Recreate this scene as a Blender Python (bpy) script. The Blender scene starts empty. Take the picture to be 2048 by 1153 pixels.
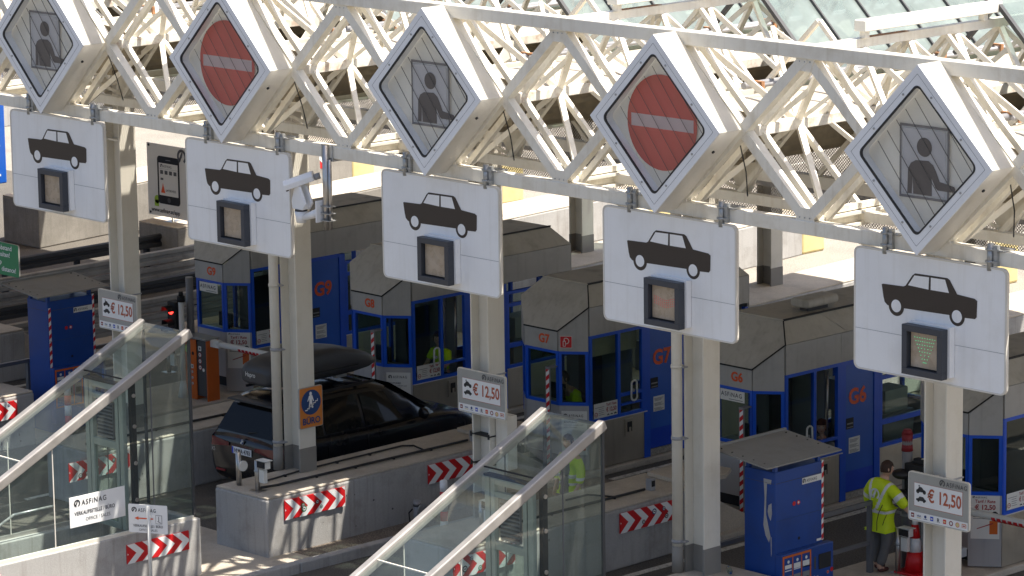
import bpy, bmesh, math, random
from mathutils import Vector, Matrix
random.seed(7)
R_ = math.radians
C = bpy.context.scene.collection
scene = bpy.context.scene

# ---------------- camera (surveyed: metres, x along the plaza, y along the lanes, z up) ----------------
cam_d = bpy.data.cameras.new("camera"); cam = bpy.data.objects.new("camera", cam_d); C.objects.link(cam)
YAW, PITCH, ROLL = R_(-46.54828), R_(11.15211), R_(-0.82449)
fwd = Vector((math.sin(YAW)*math.cos(PITCH), math.cos(YAW)*math.cos(PITCH), -math.sin(PITCH)))
rgt = Vector((math.cos(YAW), -math.sin(YAW), 0)); upv = rgt.cross(fwd)
cr, sr = math.cos(ROLL), math.sin(ROLL)
rgt, upv = cr*rgt + sr*upv, cr*upv - sr*rgt
m = Matrix((( rgt.x, upv.x, -fwd.x), (rgt.y, upv.y, -fwd.y), (rgt.z, upv.z, -fwd.z))).to_4x4()
m.translation = Vector((41.128, -36.305, 16.155))
cam.matrix_world = m
cam_d.sensor_width = 36; cam_d.lens = 7416.4/2048*36; cam_d.clip_start = 1; cam_d.clip_end = 1500
scene.camera = cam
# ---------------- sky and sun ----------------
SUN = Vector((0.36, 0.24, 1.0)).normalized()       # towards the sun
elev = math.asin(SUN.z); azim = math.atan2(SUN.x, SUN.y)
w = bpy.data.worlds.new("World"); scene.world = w; w.use_nodes = True
nt = w.node_tree; bg = nt.nodes["Background"]; sky = nt.nodes.new("ShaderNodeTexSky")
sky.sky_type = 'NISHITA'; sky.sun_disc = False; sky.sun_elevation = elev; sky.sun_rotation = azim
sky.air_density = 0.8; sky.dust_density = 3.0
nt.links.new(sky.outputs[0], bg.inputs[0]); bg.inputs[1].default_value = 0.09
sd = bpy.data.lights.new("sun", 'SUN'); sd.energy = 4.7; sd.angle = R_(0.53); sd.color = (1, 0.94, 0.84)
so = bpy.data.objects.new("sun", sd); C.objects.link(so)
so.rotation_euler = SUN.to_track_quat('Z', 'Y').to_euler(); so.location = (30, 10, 60)
scene.view_settings.view_transform = 'Standard'; scene.view_settings.look = 'None'
scene.view_settings.exposure = 1.15; scene.view_settings.gamma = 1
scene.cycles.max_bounces = 8; scene.cycles.transparent_max_bounces = 16

# ---------------- materials ----------------
MT = {}
def mat(key, col, rough=.6, metal=0., var=.08, scale=2., dirt=None, damt=.0, dscale=3., streak=0., bump=0., bscale=60., coat=0., spec=.5, speck=0., emit=None, estr=0.):
    M = bpy.data.materials.new(key); M.use_nodes = True; MT[key] = M
    n = M.node_tree.nodes; L = M.node_tree.links; b = n["Principled BSDF"]
    geo = n.new("ShaderNodeNewGeometry")
    nz = n.new("ShaderNodeTexNoise"); nz.inputs["Scale"].default_value = scale; nz.inputs["Detail"].default_value = 6
    L.new(geo.outputs["Position"], nz.inputs["Vector"])
    rp = n.new("ShaderNodeMapRange"); rp.inputs[1].default_value = .3; rp.inputs[2].default_value = .7
    rp.inputs[3].default_value = 1-var; rp.inputs[4].default_value = 1+var
    L.new(nz.outputs[0], rp.inputs[0])
    mul = n.new("ShaderNodeVectorMath"); mul.operation = 'SCALE'; mul.inputs[0].default_value = col
    L.new(rp.outputs[0], mul.inputs["Scale"]); out = mul.outputs[0]
    def blend(fac, c):
        nonlocal out
        mx = n.new("ShaderNodeMix"); mx.data_type = 'RGBA'; L.new(fac, mx.inputs["Factor"])
        L.new(out, mx.inputs[6]); mx.inputs[7].default_value = (*c, 1); out = mx.outputs[2]
    if speck:
        nf = n.new("ShaderNodeTexNoise"); nf.inputs["Scale"].default_value = 38; nf.inputs["Detail"].default_value = 3
        L.new(geo.outputs["Position"], nf.inputs["Vector"])
        r2 = n.new("ShaderNodeMapRange"); r2.inputs[1].default_value = .35; r2.inputs[2].default_value = .65
        r2.inputs[3].default_value = 1-speck; r2.inputs[4].default_value = 1+speck; L.new(nf.outputs[0], r2.inputs[0])
        m2 = n.new("ShaderNodeVectorMath"); m2.operation = 'SCALE'; L.new(out, m2.inputs[0]); L.new(r2.outputs[0], m2.inputs["Scale"]); out = m2.outputs[0]
    if damt:
        nd = n.new("ShaderNodeTexNoise"); nd.inputs["Scale"].default_value = dscale; nd.inputs["Detail"].default_value = 8; nd.inputs["Roughness"].default_value = .65
        L.new(geo.outputs["Position"], nd.inputs["Vector"])
        r3 = n.new("ShaderNodeMapRange"); r3.inputs[1].default_value = .5; r3.inputs[2].default_value = .72; r3.inputs[4].default_value = damt
        L.new(nd.outputs[0], r3.inputs[0]); blend(r3.outputs[0], dirt)
    if streak:
        mp = n.new("ShaderNodeVectorMath"); mp.operation = 'MULTIPLY'; mp.inputs[1].default_value = (9, 9, .5)
        L.new(geo.outputs["Position"], mp.inputs[0])
        ns = n.new("ShaderNodeTexNoise"); ns.inputs["Scale"].default_value = 1.3; ns.inputs["Detail"].default_value = 5
        L.new(mp.outputs[0], ns.inputs["Vector"])
        r4 = n.new("ShaderNodeMapRange"); r4.inputs[1].default_value = .52; r4.inputs[2].default_value = .75; r4.inputs[4].default_value = streak
        L.new(ns.outputs[0], r4.inputs[0]); blend(r4.outputs[0], dirt or (.1, .08, .05))
    L.new(out, b.inputs["Base Color"])
    b.inputs["Roughness"].default_value = rough; b.inputs["Metallic"].default_value = metal
    b.inputs["Specular IOR Level"].default_value = spec; b.inputs["Coat Weight"].default_value = coat; b.inputs["Coat Roughness"].default_value = .04
    rr = n.new("ShaderNodeMapRange"); rr.inputs[1].default_value = .3; rr.inputs[2].default_value = .7
    rr.inputs[3].default_value = max(.02, rough*.85); rr.inputs[4].default_value = min(1, rough*1.15); L.new(nz.outputs[0], rr.inputs[0]); L.new(rr.outputs[0], b.inputs["Roughness"])
    if bump:
        nb = n.new("ShaderNodeTexNoise"); nb.inputs["Scale"].default_value = bscale; nb.inputs["Detail"].default_value = 4
        L.new(geo.outputs["Position"], nb.inputs["Vector"])
        bp = n.new("ShaderNodeBump"); bp.inputs["Strength"].default_value = bump; bp.inputs["Distance"].default_value = .01
        L.new(nb.outputs[0], bp.inputs["Height"]); L.new(bp.outputs[0], b.inputs["Normal"])
    if emit: b.inputs["Emission Color"].default_value = (*emit, 1); b.inputs["Emission Strength"].default_value = estr
    return M
def glass(key, tint=(.8, .88, .85), refl=.12, ior=1.5, rough=.02, haze=0., hcol=(.6, .65, .6)):
    M = bpy.data.materials.new(key); M.use_nodes = True; MT[key] = M
    n = M.node_tree.nodes; L = M.node_tree.links; n.remove(n["Principled BSDF"]); o = n["Material Output"]
    tr = n.new("ShaderNodeBsdfTransparent"); tr.inputs[0].default_value = (*tint, 1)
    gl = n.new("ShaderNodeBsdfGlossy"); gl.inputs["Roughness"].default_value = rough
    ge = n.new("ShaderNodeNewGeometry"); dt = n.new("ShaderNodeVectorMath"); dt.operation = 'DOT_PRODUCT'; L.new(ge.outputs["Incoming"], dt.inputs[0]); L.new(ge.outputs["Normal"], dt.inputs[1])
    ab = n.new("ShaderNodeMath"); ab.operation = 'ABSOLUTE'; L.new(dt.outputs["Value"], ab.inputs[0])
    om = n.new("ShaderNodeMath"); om.operation = 'SUBTRACT'; om.inputs[0].default_value = 1; om.use_clamp = True; L.new(ab.outputs[0], om.inputs[1])
    pw = n.new("ShaderNodeMath"); pw.operation = 'POWER'; pw.inputs[1].default_value = 5; L.new(om.outputs[0], pw.inputs[0])
    ad = n.new("ShaderNodeMath"); ad.operation = 'MULTIPLY_ADD'; ad.inputs[1].default_value = 1-refl; ad.inputs[2].default_value = refl; ad.use_clamp = True; L.new(pw.outputs[0], ad.inputs[0])
    mx = n.new("ShaderNodeMixShader"); L.new(ad.outputs[0], mx.inputs[0]); L.new(tr.outputs[0], mx.inputs[1]); L.new(gl.outputs[0], mx.inputs[2])
    last = mx
    if haze:
        df = n.new("ShaderNodeBsdfDiffuse"); df.inputs[0].default_value = (*hcol, 1)
        geo = n.new("ShaderNodeNewGeometry"); nz = n.new("ShaderNodeTexNoise"); nz.inputs["Scale"].default_value = 1.6; nz.inputs["Detail"].default_value = 6
        L.new(geo.outputs["Position"], nz.inputs["Vector"])
        mr = n.new("ShaderNodeMapRange"); mr.inputs[1].default_value = .3; mr.inputs[2].default_value = .75; mr.inputs[3].default_value = haze*.6; mr.inputs[4].default_value = min(1, haze*1.4)
        L.new(nz.outputs[0], mr.inputs[0]); m2 = n.new("ShaderNodeMixShader"); L.new(mr.outputs[0], m2.inputs[0]); L.new(mx.outputs[0], m2.inputs[1]); L.new(df.outputs[0], m2.inputs[2]); last = m2
    L.new(last.outputs[0], o.inputs[0]); return M
def netmat(key, col, sc=22., hole=.62):
    M = bpy.data.materials.new(key); M.use_nodes = True; MT[key] = M
    n = M.node_tree.nodes; L = M.node_tree.links; b = n["Principled BSDF"]; o = n["Material Output"]
    b.inputs["Base Color"].default_value = (*col, 1); b.inputs["Roughness"].default_value = .7
    geo = n.new("ShaderNodeNewGeometry"); sp = n.new("ShaderNodeSeparateXYZ"); L.new(geo.outputs["Position"], sp.inputs[0])
    def wave(a, bb):
        ad = n.new("ShaderNodeMath"); ad.operation = a; L.new(sp.outputs[0], ad.inputs[0]); L.new(sp.outputs[1], ad.inputs[1])
        a2 = n.new("ShaderNodeMath"); a2.operation = a; L.new(ad.outputs[0], a2.inputs[0]); L.new(sp.outputs[2], a2.inputs[1])
        m1 = n.new("ShaderNodeMath"); m1.operation = 'MULTIPLY'; m1.inputs[1].default_value = sc; L.new(a2.outputs[0], m1.inputs[0])
        f = n.new("ShaderNodeMath"); f.operation = 'FRACT'; L.new(m1.outputs[0], f.inputs[0])
        g = n.new("ShaderNodeMath"); g.operation = 'LESS_THAN'; g.inputs[1].default_value = hole; L.new(f.outputs[0], g.inputs[0]); return g
    A, B = wave('ADD', 0), wave('SUBTRACT', 0)
    mm = n.new("ShaderNodeMath"); mm.operation = 'MULTIPLY'; L.new(A.outputs[0], mm.inputs[0]); L.new(B.outputs[0], mm.inputs[1])
    t = n.new("ShaderNodeBsdfTransparent"); mx = n.new("ShaderNodeMixShader"); L.new(mm.outputs[0], mx.inputs[0]); L.new(b.outputs[0], mx.inputs[1]); L.new(t.outputs[0], mx.inputs[2]); L.new(mx.outputs[0], o.inputs[0])

mat('truss', (.82, .775, .67), .42, var=.05, scale=1.2, dirt=(.40, .30, .15), damt=.32, dscale=2.2, streak=.22)
mat('truss_top', (.76, .73, .65), .5, var=.05, dirt=(.40, .33, .22), damt=.3, dscale=1.5)
mat('rust', (.34, .17, .08), .85, var=.35, scale=14)
mat('rusty', (.80, .76, .68), .55, var=.06, scale=3, dirt=(.42, .20, .08), damt=.7, dscale=5)
mat('strip_roof', (.44, .39, .315), .7, var=.08, scale=.9, dirt=(.34, .27, .19), damt=.45, dscale=1.3)
mat('corrugated', (.22, .185, .13), .75, var=.2, scale=3, dirt=(.33, .29, .2), damt=.5)
mat('shade_sheet', (.24, .215, .18), .85, var=.2)
mat('pipe_grey', (.33, .33, .34), .5, var=.15, scale=5)
mat('column', (.72, .68, .59), .45, var=.04, scale=1, dirt=(.42, .36, .25), damt=.25, dscale=2, streak=.12)
mat('column_base', (.24, .225, .20), .6, var=.1)
mat('sign_white', (.88, .875, .86), .38, var=.03, scale=1, dirt=(.55, .51, .43), damt=.18, dscale=1.6, streak=.16)
mat('sign_edge', (.70, .66, .58), .5)
mat('vinyl', (.036, .026, .021), .42, var=.1, scale=8)
mat('thin_line', (.30, .31, .32), .6)
mat('box_white', (.84, .845, .85), .35, var=.02, dirt=(.6, .54, .42), damt=.15, dscale=1.5, streak=.06)
mat('box_side', (.76, .73, .66), .4, var=.04, dirt=(.45, .38, .25), damt=.35, dscale=2, streak=.15)
mat('black_rubber', (.02, .02, .022), .5)
mat('dia_white', (.94, .93, .90), .45, var=.03, dirt=(.5, .47, .42), damt=.25, dscale=1.2)
mat('dia_grey', (.58, .555, .55), .5)
mat('dia_dark', (.105, .09, .088), .5, var=.05)
mat('dia_mid', (.21, .195, .195), .5)
mat('red_disc', (.62, .11, .085), .42, var=.06, scale=2, dirt=(.5, .14, .08), damt=.35, dscale=1.5)
mat('slat', (.04, .045, .055), .4)
mat('led_frame', (.045, .05, .062), .45, var=.08)
mat('led_screen', (.42, .33, .235), .28, var=.12, scale=7, bump=.6, bscale=5, dirt=(.6, .56, .5), damt=.3, dscale=4)
mat('led_red', (.7, .12, .12), .4, emit=(1, .15, .15), estr=.05)
mat('led_green', (.1, .7, .3), .4, emit=(.15, 1, .45), estr=.22)
mat('galv', (.40, .41, .41), .42, metal=.6, var=.2, scale=20)
mat('steel', (.50, .48, .45), .32, metal=.9, var=.12, scale=10)
mat('stainless', (.52, .47, .39), .38, metal=.85, var=.08, scale=3, dirt=(.25, .22, .18), damt=.3, streak=.2)
mat('tread', (.48, .45, .40), .35, metal=.8, var=.35, scale=30)
mat('alu', (.46, .43, .40), .42, metal=.55, var=.1, scale=4, dirt=(.3, .27, .22), damt=.3)
mat('booth_grey', (.41, .40, .375), .5, var=.05, scale=1, dirt=(.14, .12, .09), damt=.25, dscale=2.5, streak=.18)
mat('booth_beige', (.50, .465, .39), .55, var=.05, scale=1, dirt=(.2, .17, .12), damt=.35, dscale=2.5, streak=.15)
mat('booth_slope', (.50, .475, .42), .6, var=.05, scale=1, dirt=(.19, .16, .11), damt=.35, dscale=1.8, streak=.28)
mat('booth_roof', (.46, .43, .37), .75, var=.12, scale=1.5, dirt=(.14, .12, .09), damt=.6, dscale=1.6)
mat('booth_low', (.40, .39, .385), .55, var=.06, streak=.15)
mat('blue', (.004, .085, .58), .34, var=.06, scale=2, dirt=(.02, .05, .2), damt=.2)
mat('blue_door', (.010, .10, .48), .36, var=.08, scale=1.5)
mat('blue_bright', (.003, .055, .52), .34)
mat('machine_blue', (.006, .055, .27), .42, var=.1, scale=1.2, dirt=(.02, .035, .09), damt=.3, dscale=2)
mat('dark', (.012, .012, .013), .7)
mat('interior', (.58, .55, .48), .8, var=.1)
mat('interior_light', (.42, .41, .38), .7)
mat('desk', (.28, .28, .27), .6)
mat('orange', (.62, .13, .015), .45, var=.08, dirt=(.3, .1, .04), damt=.2)
mat('orange_text', (.72, .09, .012), .5, var=.04)
mat('orange_sign', (.62, .20, .03), .5)
mat('navy', (.012, .05, .17), .5)
mat('dark_grey', (.06, .06, .062), .55, var=.1)
mat('mid_grey', (.21, .21, .215), .5, var=.08)
mat('canopy_grey', (.26, .255, .24), .55, var=.06, dirt=(.15, .13, .1), damt=.3)
mat('rail_grey', (.12, .125, .135), .5, var=.1, dirt=(.2, .17, .14), damt=.3, dscale=6)
mat('white', (.80, .80, .79), .5, var=.03)
mat('paper', (.72, .71, .66), .7, var=.03)
mat('text_dark', (.03, .03, .033), .6)
mat('text_grey', (.09, .09, .095), .6)
mat('price_panel', (.36, .355, .33), .4, var=.03, dirt=(.25, .22, .18), damt=.2)
mat('price_red', (.44, .10, .045), .5)
mat('rate_red', (.36, .035, .035), .5)
mat('red', (.58, .012, .016), .4, var=.06, scale=5)
mat('red_dark', (.22, .01, .015), .6)
mat('yellow', (.70, .58, .28), .6, var=.08, dirt=(.4, .3, .1), damt=.3)
mat('lime', (.62, .78, .01), .65, var=.06, scale=6)
mat('lime_green', (.55, .80, .0), .65, var=.08, scale=6)
mat('reflective', (.72, .73, .72), .4)
mat('green_sign', (.012, .19, .075), .45)
mat('conc_top', (.50, .44, .36), .9, var=.10, scale=1.5, dirt=(.27, .22, .16), damt=.55, dscale=1.1, bump=.4, speck=.08)
mat('conc_side', (.40, .39, .375), .85, var=.07, scale=1.2, dirt=(.20, .18, .155), damt=.55, dscale=1.7, streak=.42, bump=.5, speck=.05)
mat('conc_old', (.27, .25, .22), .9, var=.12, scale=1.5, dirt=(.13, .12, .10), damt=.5, dscale=1.2, streak=.35, bump=.4, speck=.08)
mat('asphalt', (.105, .094, .080), .92, var=.14, scale=.8, dirt=(.16, .145, .12), damt=.45, dscale=.5, bump=.6, bscale=90, speck=.42)
mat('asphalt_sunlit', (.27, .245, .21), .92, var=.1, scale=.8, dirt=(.15, .13, .11), damt=.3, dscale=.7, bump=.5, speck=.3)
mat('gravel', (.20, .165, .13), .95, var=.2, scale=3, bump=1, bscale=60, speck=.6)
mat('line_white', (.60, .57, .50), .8, var=.1, scale=6, dirt=(.14, .12, .10), damt=.75, dscale=9, speck=.2)
mat('cable', (.015, .015, .016), .6)
mat('carpaint', (.0035, .0045, .008), .25, coat=.25, var=.02)
mat('carglass', (.006, .007, .008), .05, spec=.22)
mat('box_plastic', (.040, .041, .045), .5, var=.08)
mat('tail_red', (.11, .003, .008), .2, coat=.5)
mat('tyre', (.012, .012, .012), .85)
mat('rim', (.16, .16, .17), .3, metal=.9)
mat('headlight', (.6, .6, .62), .1, coat=.5)
mat('skin', (.56, .34, .24), .55, var=.05)
mat('hair_brown', (.045, .02, .012), .7, var=.2, scale=20)
mat('hair_red', (.075, .022, .012), .75, var=.3, scale=20)
mat('shirt_grey', (.11, .115, .12), .85, var=.06)
mat('trousers', (.13, .128, .125), .85, var=.12, scale=6)
mat('shoe', (.10, .03, .025), .7)
mat('lips', (.35, .07, .06), .5)
mat('blind', (.40, .37, .28), .6)
mat('frame_green', (.36, .40, .37), .4, metal=.3, var=.1, dirt=(.12, .14, .13), damt=.3)
mat('tl_red', (1, .05, .04), .3, emit=(1, .03, .02), estr=3.)
mat('tl_off', (.03, .01, .012), .3)
mat('apple_green', (.35, .55, .05), .6)
mat('wood_box', (.3, .2, .1), .7)
mat('guard', (.30, .29, .27), .55, metal=.3, var=.15, dirt=(.15, .13, .11), damt=.5, dscale=3)
mat('guard_dark', (.03, .032, .036), .5, var=.15)
glass('glass_booth', (.80, .86, .82), .04, rough=.01)
glass('glass_stair', (.82, .89, .87), .06, rough=.015, haze=.035, hcol=(.55, .6, .56))
glass('glass_roof', (.58, .66, .64), .10, rough=.08, haze=.45, hcol=(.33, .38, .365))
glass('glass_dia', (.93, .94, .94), .05, rough=.02)
def translucent(key, f, col):
    n = MT[key].node_tree.nodes; L = MT[key].node_tree.links; o = n["Material Output"]; b = n["Principled BSDF"]
    t = n.new("ShaderNodeBsdfTranslucent"); t.inputs[0].default_value = (*col, 1); mx = n.new("ShaderNodeMixShader"); mx.inputs[0].default_value = f
    L.new(b.outputs[0], mx.inputs[1]); L.new(t.outputs[0], mx.inputs[2]); L.new(mx.outputs[0], o.inputs[0])
translucent('box_side', .5, (.9, .88, .84)); translucent('shade_sheet', .40, (.85, .74, .58)); translucent('dia_white', .5, (.9, .9, .88))  # translucency added to brighten the sign boxes and, warm, the booths below
netmat('net_dense', (.13, .10, .07), 19., .70)
netmat('net', (.17, .13, .09), 22., .90)

# ---------------- mesh builder ----------------
def V3(*a): return Vector(a)
X_, Y_, Z_ = Vector((1, 0, 0)), Vector((0, 1, 0)), Vector((0, 0, 1))
class MB:
    def __init__(s): s.v = []; s.f = []; s.k = []; s.sm = []
    def add(s, vs, fs, key, smooth=False):
        o = len(s.v); s.v += [tuple(x) for x in vs]
        for f in fs: s.f.append([i+o for i in f]); s.k.append(key); s.sm.append(smooth)
        return s
    def box(s, x0, x1, y0, y1, z0, z1, key):
        x0, x1 = min(x0, x1), max(x0, x1); y0, y1 = min(y0, y1), max(y0, y1); z0, z1 = min(z0, z1), max(z0, z1)
        return s.add([(x0,y0,z0),(x1,y0,z0),(x1,y1,z0),(x0,y1,z0),(x0,y0,z1),(x1,y0,z1),(x1,y1,z1),(x0,y1,z1)],
                     [(3,2,1,0),(4,5,6,7),(0,1,5,4),(1,2,6,5),(2,3,7,6),(3,0,4,7)], key)
    def bar(s, p, q, w_, h, key, up=Z_):
        p, q = Vector(p), Vector(q); d = (q-p).normalized()
        if abs(d.dot(up)) > .98: up = Y_
        a = d.cross(up).normalized()*w_/2; b = a.cross(d).normalized()*h/2
        vs = [p-a-b, p+a-b, p+a+b, p-a+b, q-a-b, q+a-b, q+a+b, q-a+b]
        return s.add(vs, [(0,1,2,3),(7,6,5,4),(0,4,5,1),(1,5,6,2),(2,6,7,3),(3,7,4,0)], key)
    def tube(s, p, q, r, key, n=12, r2=None, smooth=True):
        p, q = Vector(p), Vector(q); d = (q-p).normalized(); r2 = r if r2 is None else r2
        a = d.orthogonal().normalized(); b = d.cross(a)
        vs = []
        for c, rr in ((p, r), (q, r2)):
            for i in range(n):
                t = 2*math.pi*i/n; vs.append(c + a*math.cos(t)*rr + b*math.sin(t)*rr)
        s.add(vs, [(i, (i+1) % n, n+(i+1) % n, n+i) for i in range(n)], key, smooth)
        o = len(s.v)-2*n
        s.f.append([o+i for i in range(n)][::-1]); s.k.append(key); s.sm.append(False)
        s.f.append([o+n+i for i in range(n)]); s.k.append(key); s.sm.append(False)
        return s
    def path(s, pts, r, key, n=8):
        for a, b in zip(pts, pts[1:]): s.tube(a, b, r, key, n)
        for a in pts[1:-1]: s.ball(a, (r*1.02,)*3, key, 8, 5)
        return s
    def ball(s, c, r, key, nu=16, nv=10, M=None):
        c = Vector(c); vs = []; fs = []
        for j in range(nv+1):
            ph = math.pi*j/nv
            for i in range(nu):
                t = 2*math.pi*i/nu; p = Vector((r[0]*math.sin(ph)*math.cos(t), r[1]*math.sin(ph)*math.sin(t), r[2]*math.cos(ph)))
                if M: p = M @ p
                vs.append(c+p)
        for j in range(nv):
            for i in range(nu): fs.append((j*nu+i, (j+1)*nu+i, (j+1)*nu+(i+1) % nu, j*nu+(i+1) % nu))
        return s.add(vs, fs, key, True)
    def prism(s, poly, O, U, V, d, key, sidekey=None):
        """polygon in the (U,V) plane, thickness d along U x V"""
        O, U, V = Vector(O), Vector(U), Vector(V); N = U.cross(V).normalized(); n = len(poly)
        a = [O+U*x+V*y for x, y in poly]; b = [p+N*d for p in a]
        s.add(a+b, [tuple(range(n))[::-1] if d > 0 else tuple(range(n)), tuple(range(n, 2*n)) if d > 0 else tuple(range(n, 2*n))[::-1]], key)
        o = len(s.v)-2*n
        for i in range(n):
            j = (i+1) % n; f = [o+i, o+j, o+n+j, o+n+i]
            s.f.append(f if d > 0 else f[::-1]); s.k.append(sidekey or key); s.sm.append(False)
        return s
    def flat(s, poly, O, U, V, key, off=.004):
        O, U, V = Vector(O), Vector(U), Vector(V); N = U.cross(V).normalized()*off
        return s.add([O+U*x+V*y+N for x, y in poly], [tuple(range(len(poly)))], key)
    def rect(s, x0, y0, x1, y1, O, U, V, key, off=.004): return s.flat([(x0,y0),(x1,y0),(x1,y1),(x0,y1)], O, U, V, key, off)
    def disc(s, cx, cy, r, O, U, V, key, off=.004, n=28, ry=None):
        ry = ry or r
        return s.flat([(cx+r*math.cos(2*math.pi*i/n), cy+ry*math.sin(2*math.pi*i/n)) for i in range(n)], O, U, V, key, off)
    def ring(s, cx, cy, r0, r1, O, U, V, key, off=.004, a0=0, a1=360, n=24):
        O, U, V = Vector(O), Vector(U), Vector(V); N = U.cross(V).normalized()*off; vs = []
        for i in range(n+1):
            t = R_(a0+(a1-a0)*i/n)
            for r in (r0, r1): vs.append(O+U*(cx+r*math.cos(t))+V*(cy+r*math.sin(t))+N)
        return s.add(vs, [(2*i, 2*i+1, 2*i+3, 2*i+2) for i in range(n)], key)
    def text(s, st, x, y, size, O, U, V, key, off=.006, align='L', bold=0., sx=1., sp=1.):
        vs, fs, wd = glyphs(st, bold, sp); O, U, V = Vector(O), Vector(U), Vector(V); N = U.cross(V).normalized()*off
        x0 = x - (wd*size*sx/2 if align == 'C' else wd*size*sx if align == 'R' else 0)
        return s.add([O+U*(x0+a*size*sx)+V*(y+b*size)+N for a, b in vs], fs, key)
    def loft(s, rings, key, caps=True, smooth=True, closed=True):
        n = len(rings[0]); vs = [p for r in rings for p in r]; fs = []
        for j in range(len(rings)-1):
            for i in range(n if closed else n-1):
                k = (i+1) % n; fs.append((j*n+i, j*n+k, (j+1)*n+k, (j+1)*n+i))
        s.add(vs, fs, key, smooth)
        if caps:
            o = len(s.v)-len(vs)
            for f in ([o+i for i in range(n)][::-1], [o+len(vs)-n+i for i in range(n)]): s.f.append(f); s.k.append(key); s.sm.append(False)
        return s
    def build(s, name, parent=None, bevel=0., fix=True):
        me = bpy.data.meshes.new(name); me.from_pydata(s.v, [], s.f)
        keys = sorted(set(s.k)); idx = {k: i for i, k in enumerate(keys)}
        for k in keys: me.materials.append(MT[k])
        me.polygons.foreach_set('material_index', [idx[k] for k in s.k]); me.polygons.foreach_set('use_smooth', s.sm)
        if fix:
            bm = bmesh.new(); bm.from_mesh(me); bmesh.ops.recalc_face_normals(bm, faces=bm.faces); bm.to_mesh(me); bm.free()
        me.update(); o = bpy.data.objects.new(name, me); C.objects.link(o)
        if parent:
            off = Vector((0, 0, 0)); q = parent
            while q: off += q.location; q = q.parent
            o.parent = parent; o.location = -off
        if bevel:
            b = o.modifiers.new('bevel', 'BEVEL'); b.width = bevel; b.segments = 2; b.limit_method = 'ANGLE'; b.angle_limit = R_(40)
        return o
_G = {}
def glyphs(st, bold=0., sp=1.):
    k = (st, bold, sp)
    if k in _G: return _G[k]
    cu = bpy.data.curves.new('t', 'FONT'); cu.body = st; cu.size = 1; cu.offset = bold; cu.space_character = sp; cu.resolution_u = 3; cu.fill_mode = 'FRONT'
    ob = bpy.data.objects.new('t', cu); C.objects.link(ob); bpy.context.view_layer.update()
    me = ob.to_mesh(); vs = [(v.co.x, v.co.y) for v in me.vertices]; fs = [tuple(p.vertices) for p in me.polygons]
    wd = max((x for x, _ in vs), default=0); ob.to_mesh_clear(); bpy.data.objects.remove(ob); bpy.data.curves.remove(cu)
    _G[k] = (vs, fs, wd); return _G[k]
def thing(name, label, cat, loc=(0, 0, 0), group=None):
    o = bpy.data.objects.new(name, None); o.empty_display_size = .2; C.objects.link(o); o.location = loc
    return tag(o, label, cat, group)
def tag(o, label, cat, group=None):
    o['label'] = label; o['category'] = cat
    if group: o['group'] = group
    return o
def struct(o): o['kind'] = 'structure'; return o
def clone(root, delta, label=None):
    def cp(o, par):
        c = o.copy(); C.objects.link(c)
        if par: c.parent = par
        for ch in [q for q in bpy.data.objects if q.parent == o]: cp(ch, c)
        return c
    r = cp(root, None); r.location = root.location + Vector(delta)
    if label: r['label'] = label
    return r
P = 4.688          # lane pitch
def logo_A(mb, cx, cy, r, O, U, V, key, bgkey, off=.006):
    mb.ring(cx, cy, r*.62, r, O, U, V, key, off, -60, 240)
    mb.flat([(cx-r*.75, cy-r*.6), (cx-r*.2, cy-r*.75), (cx+r*.25, cy+r*.5), (cx+r*.0, cy+r*.62)], O, U, V, key, off)
    mb.flat([(cx-r*.35, cy-r*.75), (cx+r*.15, cy-r*.7), (cx-r*.02, cy-r*.15)], O, U, V, bgkey, off+.002)
def asf(mb, x, y, h, O, U, V, key, bgkey, off=.006, align='L', wscale=1.):
    """operator's word mark: round emblem and widely spaced capitals, h = letter height"""
    wd = glyphs('ASFiNAG', .01, 1.25)[2]*h*1.38*wscale; tot = wd+h*1.7
    x0 = x - (tot if align == 'R' else tot/2 if align == 'C' else 0)
    logo_A(mb, x0+h*.65, y+h*.5, h*.72, O, U, V, key, bgkey, off)
    mb.text('ASFiNAG', x0+h*1.7, y, h*1.38, O, U, V, key, off, bold=.01, sx=wscale, sp=1.25)
    return tot
def hazard(mb, W, H, O, U, V, vert=True, pitch=.16, off=.004):
    """narrow red and white diagonal tape"""
    mb.rect(0, 0, W, H, O, U, V, 'white', off)
    n = int(H/pitch)+2
    for i in range(-1, n):
        a = i*pitch; p = [(0, a), (W, a+W*.8), (W, a+W*.8+pitch/2), (0, a+pitch/2)]
        p = [(x, min(max(y, 0), H)) for x, y in p]
        if p[3][1]-p[0][1] + p[2][1]-p[1][1] > .01: mb.flat(p, O, U, V, 'red', off+.002)
def clipx(poly, lo, hi):
    def clip(ps, f, x):
        o = []
        for i in range(len(ps)):
            a, b = ps[i-1], ps[i]; ia, ib = f(a[0]), f(b[0])
            if ia != ib: t = (x-a[0])/(b[0]-a[0]); o.append((x, a[1]+t*(b[1]-a[1])))
            if ib: o.append(b)
        return o
    p = clip(poly, lambda v: v >= lo, lo)
    return clip(p, lambda v: v <= hi, hi) if p else p
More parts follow.
